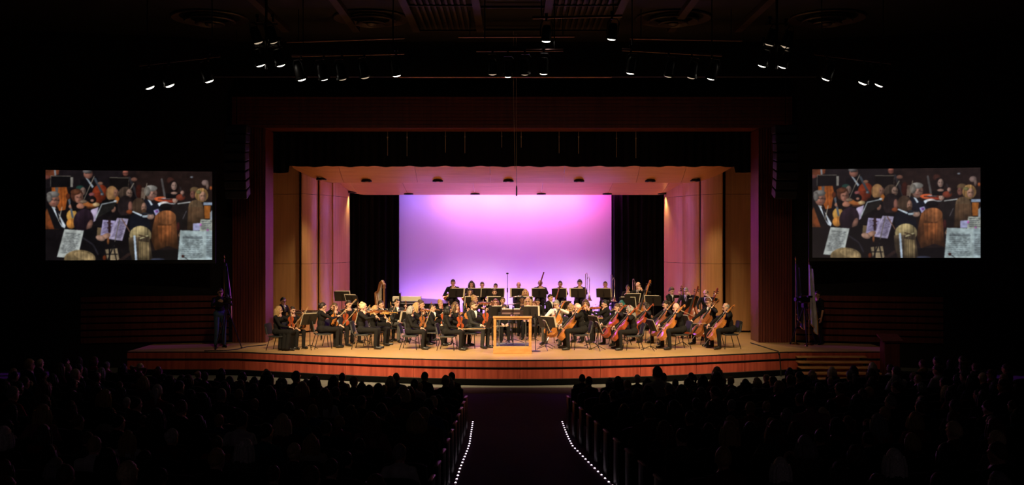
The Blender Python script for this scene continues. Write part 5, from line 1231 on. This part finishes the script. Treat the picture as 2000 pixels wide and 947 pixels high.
part('strings', hs, M_PAPER, t)
d = 34.6
t = thing('grand_piano', 'black grand piano behind the violins before the backdrop', 'piano', (X(818, d), d, 0), math.radians(4))
Mp = mat('piano_black', (0.008, 0.008, 0.009), 0.12, 0, 0.6, coat=0.5)
po = [(-1.0, -0.75), (-1.0, 0.75), (-0.45, 0.75), (0.1, 0.72), (0.5, 0.55), (0.75, 0.30), (0.95, 0.10), (1.05, -0.2), (1.02, -0.55), (0.85, -0.75)]
part('case', MB().prism(po, 0.62, 0.98), Mp, t)
part('lid', MB().prism([(x*1.01, y*1.01) for x, y in po], 0.0, 0.025, 0, Matrix.Translation((0, 0, 1.0)) @ Matrix.Rotation(math.radians(4), 4, 'X')), Mp, t)
part('music_desk', MB().bbox((-0.62, 0, 1.18), (0.06, 0.8, 0.26), 0.01), Mp, t)
part('keyboard', MB().box((-1.08, 0, 0.72), (0.18, 1.25, 0.03)), mat('ivory_keys', (0.75, 0.72, 0.65), 0.3), t)
for x, y in ((-0.8, -0.6), (-0.8, 0.6), (0.75, 0.0)): part('leg', MB().tube([(x, y, 0.0), (x, y, 0.62)], [0.05, 0.07], 10), Mp, t, True)
s_ = tag(part('score_book', MB().bbox((0, 0, 0), (0.95, 0.24, 0.16), 0.01), M_PAPER, None, loc=(X(795, 34.4), 34.4, 1.11)), 'cream pile of music lying on the grand piano', 'sheet music')
d = 32.9
for px, nm, r in ((690, 'larger copper timpani behind the gown violinist', 0.40), (722, 'smaller copper timpani beside the harp', 0.34)):
    t = thing('timpani', nm, 'timpani', (X(px, d), d+0.1*r, 0), 0, 'copper timpani')
    part('bowl', MB().lathe([(0.05, 0.42), (r*0.6, 0.46), (r*0.92, 0.62), (r, 0.82), (r*0.97, 0.82), (0.05, 0.45)], 28), mat('copper', (0.55, 0.20, 0.10), 0.28, 1.0), t, True)
    part('drum_head', MB().lathe([(0.001, 0.83), (r*0.98, 0.83), (r*0.98, 0.82), (0.001, 0.82)], 28), mat('drum_skin', (0.62, 0.52, 0.42), 0.5), t)
    part('hoop', MB().lathe([(r*0.99, 0.80), (r*1.05, 0.80), (r*1.05, 0.85), (r*0.99, 0.85)], 28, closed=True), M_STEEL, t, True)
    for k in range(4): part('leg', MB().tube([(r*0.7*math.cos(k*1.57+.5), r*0.7*math.sin(k*1.57+.5), 0.0), (r*0.95*math.cos(k*1.57+.5), r*0.95*math.sin(k*1.57+.5), 0.78)], 0.015, 6), M_STEEL, t, True)
    for k in range(8): part('tension_rod', MB().tube([(r*1.06*math.cos(k*.785), r*1.06*math.sin(k*.785), 0.66), (r*1.06*math.cos(k*.785), r*1.06*math.sin(k*.785), 0.88)], 0.010, 6), M_STEEL, t, True)
d = 31.6
t = thing('marimba', 'low percussion keyboard with dark bars before the percussionist', 'marimba', (X(598, d), d, 0), math.radians(8))
part('frame', MB().bbox((0, -0.25, 0.84), (1.0, 0.04, 0.08), 0.01).bbox((0, 0.25, 0.84), (0.8, 0.04, 0.08), 0.01).bbox((-0.5, 0, 0.84), (0.05, 0.55, 0.08), 0.01).bbox((0.5, 0, 0.84), (0.05, 0.45, 0.08), 0.01), mat('marimba_frame', (0.04, 0.02, 0.015), 0.4), t)
for k in range(18): part('bar', MB().bbox((-0.46+0.054*k, 0.0, 0.90), (0.044, 0.46-0.012*k, 0.022), 0.004), wood('rosewood', (0.06, 0.018, 0.012), (0.13, 0.035, 0.02), (1, 1, 1), 0.3), t)
for k in range(18): part('resonator', MB().tube([(-0.46+0.054*k, 0.0, 0.86-(0.42-0.018*k)), (-0.46+0.054*k, 0.0, 0.86)], 0.02, 7), M_BRASS, t)
for x in (-0.46, 0.46):
    for y in (-0.22, 0.22): part('leg', MB().tube([(x, y, 0), (x, y, 0.82)], 0.018, 7), M_BLACKM, t)

# ------------------------------------------------------------------ camera operators, flags, cables
def video_camera(px, d, yaw, z, label, who, parts_h=1.25):
    x = X(px, d)
    t = thing('camera_tripod', 'black camera tripod used by '+who, 'tripod', (x, d, 0), math.radians(yaw))
    for a in (0.5, 2.6, 4.7): part('leg', MB().tube([(0.03*math.cos(a), 0.03*math.sin(a), parts_h-0.1), (0.42*math.cos(a), 0.42*math.sin(a), 0.03)], [0.02, 0.014], 8).ball((0.42*math.cos(a), 0.42*math.sin(a), 0.03), 0.03, 8, 6), M_BLACKM, t, True)
    part('fluid_head', MB().bbox((0, 0, parts_h-0.02), (0.12, 0.14, 0.14), 0.02), M_BLACKM, t)
    part('pan_handle', MB().tube([(0.06, 0.0, parts_h), (0.16, -0.45, parts_h-0.15)], 0.012, 7), M_BLACKM, t)
    c = thing('video_camera', label, 'camera', (x, d, parts_h+0.06), math.radians(yaw))
    part('body', MB().bbox((0, 0.0, 0.10), (0.12, 0.34, 0.18), 0.02), M_BLACKM, c)
    part('lens', MB().tube([(0, 0.16, 0.11), (0, 0.34, 0.11)], [0.05, 0.06], 14), M_BLACKM, c, True)
    part('viewfinder', MB().bbox((-0.09, -0.12, 0.18), (0.08, 0.16, 0.06), 0.01), M_BLACKM, c)
    part('handle', MB().tube([(0, -0.10, 0.19), (0, -0.08, 0.25), (0, 0.10, 0.25), (0, 0.12, 0.19)], 0.012, 7), M_BLACKM, c, True)
wl = 'the man in jeans beside the violin-side column'
person('operator', (X(430, 29.3), 29.3, 0), 28, 'man with glasses in dark shirt and jeans operating a camera on stage', 'short', 'darkbrown', skin=1, top='black', bot='denim', glasses=True, scale=1.0)
video_camera(443, 28.95, -150, 0, 'black video camera beside the violin-side ribbed column', wl, 1.22)
wr = 'the woman in black by the flags'
person('operator_f', (X(1598, 30.1), 30.1, 0), -62, 'dark-haired woman in a short-sleeved black dress standing by the flags', 'bun', 'darkbrown', skin=1, scale=0.93)
video_camera(1571, 29.9, 115, 0, 'black video camera between the flags and the woman', wr, 1.18)
def flag(px, d, h, label, cloth, mcol, fringe=None):
    t = thing('flag', label, 'flag', (X(px, d), d, 0))
    part('base', MB().lathe([(0.001, 0.09), (0.03, 0.08), (0.06, 0.04), (0.14, 0.02), (0.14, 0.0), (0.001, 0.0)], 20), M_BRASS, t, True)
    part('pole', MB().tube([(0, 0, 0.05), (0, 0, h)], 0.013, 8), mat('flag_pole_wood', (0.30, 0.16, 0.05), 0.35), t, True)
    part('finial', MB().lathe([(0.001, 0), (0.02, 0.01), (0.012, 0.03), (0.03, 0.07), (0.001, 0.15)], 10), M_BRASS, t, True, loc=(0, 0, h))
    b = MB(); z1 = h-0.06; z0 = z1-cloth
    fn = lambda u, v: (0.02+0.20*u*(0.35+0.65*(1-v))+0.035*math.sin(u*13+v*4), 0.06*math.sin(u*11+v*3)*(0.4+u), z0+(z1-z0)*v-0.45*u*(1-0.6*v))
    b.slab(fn, 22, 12, (0, 0.006, 0)); part('cloth', b, mcol, t, True)
    if fringe:
        q = [Vector(fn(1.0, v)) for v in np.linspace(0, 1, 12)]+[Vector(fn(u, 0.0)) for u in np.linspace(1, 0, 10)][::1]
        part('fringe', MB().tube([Vector(fn(1.0, v)) for v in np.linspace(1, 0, 12)]+[Vector(fn(u, 0.0)) for u in np.linspace(0.9, 0, 9)], 0.018, 6), fringe, t, True)
M_GOLD = mat('gold_fringe', (0.50, 0.28, 0.07), 0.5)
flag(1554, 30.1, 2.45, 'dark furled flag with gold fringe beside the cello-side column', 1.5, mat('dark_flag', (0.012, 0.014, 0.03), 0.8), M_GOLD)
flag(1580, 29.95, 2.42, 'white furled flag with gold fringe next to the woman in black', 1.6, mat('white_flag', (0.42, 0.42, 0.46), 0.85, 0, 0.3, 0.2, 6), M_GOLD)
flag(438, 30.0, 2.5, 'dark furled flag with gold fringe behind the man with the camera', 1.2, MATS['dark_flag'], M_GOLD)
tag(part('floor_cable', MB().tube([(X(400, 28.3), dfront(X(400, 28.3))+0.05, 0.012), (X(440, 28.2), 28.35, 0.012), (X(462, 28.6), 28.7, 0.012), (X(485, 29.5), 29.4, 0.012), (X(520, 29.9), 29.9, 0.012)], 0.014, 7), M_BLACK), 'black cable running across the stage floor past the violin-side column', 'cable')
xq = X(1518, 28.2)
tag(part('floor_cable', MB().tube([(X(1466, 30.5), 30.5, 0.012), (X(1490, 29.4), 29.4, 0.012), (X(1505, 28.7), 28.7, 0.012), (xq, dfront(xq)+0.02, 0.014), (xq+0.02, dfront(xq)-0.06, -0.05), (xq+0.05, dfront(xq)-0.05, -0.4), (xq+0.05, dfront(xq)-0.1, HALL_Z+0.02)], 0.016, 7), M_BLACK), 'black cable hanging over the stage edge near the steps', 'cable')
for px, py in ((418, 682), (482, 676), (1558, 670), (1576, 669)):
    pass
# lectern in the dark beside the steps
t = thing('lectern', 'dark wooden lectern standing in shadow beyond the stage steps', 'lectern', (X(1738, 27.9), 27.9, HALL_Z))
part('column', MB().bbox((0, 0, 0.5), (0.42, 0.38, 1.0), 0.02), M_RIB, t)
part('base', MB().bbox((0, 0, 0.03), (0.52, 0.48, 0.06), 0.01), M_RIB, t)
part('slanted_top', MB().box((0, 0, 1.08), (0.56, 0.5, 0.04), 0, Matrix.Rotation(math.radians(18), 3, 'X')), M_RIB, t)

# ================================================================== HALL SEATS AND LISTENERS
M_SEAT = mat('seat_fabric', (0.020, 0.010, 0.012), 0.9, 0, 0.15, 0.3, 20)
M_ARM = mat('armrest_wood', (0.20, 0.06, 0.03), 0.4)
bk = MB(); bk.slab(lambda u, v: (-0.25+0.5*u, 0.0-0.10*v-0.03*math.sin(u*math.pi), 0.38+0.50*v-0.05*(2*u-1)**4*v), 9, 5, (0, -0.06, 0))
ME_SB = bk.mesh('backrest', M_SEAT, True)
ME_SC = MB().bbox((0, 0.24, 0.40), (0.48, 0.46, 0.10), 0.04).mesh('seat_cushion', M_SEAT, True)
ME_SA = MB().bbox((0, 0.18, 0.63), (0.055, 0.34, 0.03), 0.012).mesh('armrest', M_ARM, True)
ME_SP = MB().bbox((0, 0.15, 0.31), (0.04, 0.30, 0.62), 0.015).mesh('side_frame', M_BLACKM, True)
ROW_C = 36.0
hues = [('black', 26), ('charcoal', 14), ('navy', 10), ('grey', 10), ('maroon', 6), ('brown', 6), ('red', 4), ('blue', 5), ('olive', 5), ('white', 4), ('cream', 3), ('pink', 3), ('teal', 2), ('mustard', 1)]
hues = [h for h, n in hues for _ in range(n)]
hairs = [('short', 24), ('long', 30), ('bob', 14), ('pony', 12), ('bun', 7), ('crop', 6), ('curly', 5), ('fringe', 3)]
hairs = [h for h, n in hairs for _ in range(n)]
hcs = ['darkbrown']*9+['brown']*8+['black']*8+['blonde']*5+['auburn']*3+['grey']*3+['white']*1+['paleblonde']*2
RA = random.Random(21)
hword = dict(short='short', long='long', bob='chin-length', pony='ponytailed', bun='bunned', crop='cropped', curly='curly', fringe='thinning')
cword = dict(darkbrown='dark brown', brown='brown', black='black', blonde='blonde', auburn='auburn', grey='grey', white='white', paleblonde='pale blonde')
forced = {}   # (row, side, seat) -> overrides
forced[2, 1, 2] = dict(pose='listen_a', top='cream', scale=1.10, hair='short', hc='black')
forced[2, 1, 1] = dict(pose='listen_b', top='denim', scale=0.85)
forced[0, 1, 5] = dict(top='red', hair='bob', hc='blonde', scale=0.9)
forced[0, 1, 12] = dict(hair='long', hc='paleblonde')
forced[0, -1, 13] = dict(pose='listen_head', hair='short', hc='paleblonde')
forced[0, -1, 10] = dict(hair='bun', hc='blonde')
forced[1, -1, 10] = dict(top='white', hair='long', hc='black')
forced[7, 1, 4] = dict(pose='listen_a', top='pink', scale=1.12, hair='short', hc='darkbrown')
forced[1, 1, 0] = dict(top='maroon')
forced[0, 1, 15] = dict(top='mustard')
count = 0
for row in range(13):
    Rr = ROW_C-(19.75-0.93*row)
    
    for side in (-1, 1):
        x_in = 0.90 if side < 0 else 1.10+0.065*0.95*row
        a = math.asin((x_in+0.28)/Rr); seat = 0
        while True:
            ang = a+seat*0.56/Rr
            x = side*Rr*math.sin(ang); y = ROW_C-Rr*math.cos(ang)
            if seat > 29 or abs(x) > min(y*0.5+0.1, 10.6): break
            # seat, turned to face the stage centre
            yaw = side*ang
            rowp = ordn[row]; blk = 'violin-side' if side < 0 else 'cello-side'
            wh = '%s row, %s seat from the aisle, %s block' % (rowp, ordn[seat], blk)
            big = RA.random()
            c = thing('theatre_seat', 'dark theatre seat, '+wh, 'seat', (x, y, floor_z(y)), yaw, 'theatre seats in the hall')
            link('backrest', ME_SB, c); link('seat_cushion', ME_SC, c)
            q = link('armrest', ME_SA, c); q.location = (-side*0.265 if True else 0, 0, 0)
            if seat == 0: q = link('side_frame', ME_SP, c); q.location = (-side*0.27, 0, 0)
            o = forced.get((row, side, seat), {})
            if o or RA.random() < 0.89:
                hair = o.get('hair', RA.choice(hairs)); hc = o.get('hc', RA.choice(hcs)); top = o.get('top', RA.choice(hues))
                pose = o.get('pose', RA.choices(['listen_a', 'listen_b', 'listen_c', 'listen_phone'], [5, 5, 4, 1])[0])
                s = o.get('scale', RA.choice([0.70, 0.74, 0.78, 0.82] if row < 2 else [0.74, 0.78, 0.82, 0.86, 0.9, 0.94, 0.98]))
                pl = Vector((x, y, floor_z(y)+(0.42-0.405*s)*0.9))
                off = Vector((-math.sin(yaw), math.cos(yaw), 0))*0.14
                person(pose, pl+off, 180+math.degrees(yaw)+RA.uniform(-12, 12), 'listener with %s %s hair, %s' % (hword[hair], cword[hc], wh), hair, hc, RA.choice([0, 0, 1, 1, 2, 3]), top, RA.choice(['black', 'denim', 'navy', 'brown']), scale=s, face=False, group='listeners in the hall')
                count += 1
            seat += 1
SC['listeners'] = count

# aisle lights
M_LED = mat('aisle_led', (0.8, 0.8, 0.8), 0.3, emit=(1.0, 0.80, 0.95), es=2.2)
M_STRIP = mat('aisle_strip', (0.03, 0.01, 0.05), 0.5)
def ground(px, py):
    d = 18.0
    for _ in range(30): d = FPX*(CZ-floor_z(d))/(py-HZ)
    return Vector((X(px, d), d, floor_z(d)+0.012))
ME_LED = MB().lathe([(0.001, 0.016), (0.010, 0.013), (0.016, 0.004), (0.016, 0.0), (0.001, 0.0)], 8).mesh('led_dot', M_LED, 'all')
for nm, pts in (('violin-side', [(923.5, 825), (917, 868), (913, 880), (899, 915), (889, 947), (876, 985)]), ('cello-side', [(1098, 825), (1108, 852), (1118, 872), (1150, 905), (1196, 950), (1240, 992)])):
    w = [ground(*p) for p in pts]
    t = thing('aisle_light_strip', 'dotted light strip along the %s edge of the aisle' % nm, 'light strip', w[0], 0, 'aisle light strips')
    part('strip', MB().tube([p-w[0]-Vector((0, 0, 0.008)) for p in w], 0.012, 6), M_STRIP, t)
    L = [(b-a).length for a, b in zip(w[:-1], w[1:])]; tot = sum(L); n = int(tot/0.27)
    for i in range(n+1):
        q = tot*i/n; k = 0
        while k < len(L)-1 and q > L[k]: q -= L[k]; k += 1
        p = w[k].lerp(w[k+1], min(1, q/L[k])); link('led_dot', ME_LED, t, loc=p-w[0])
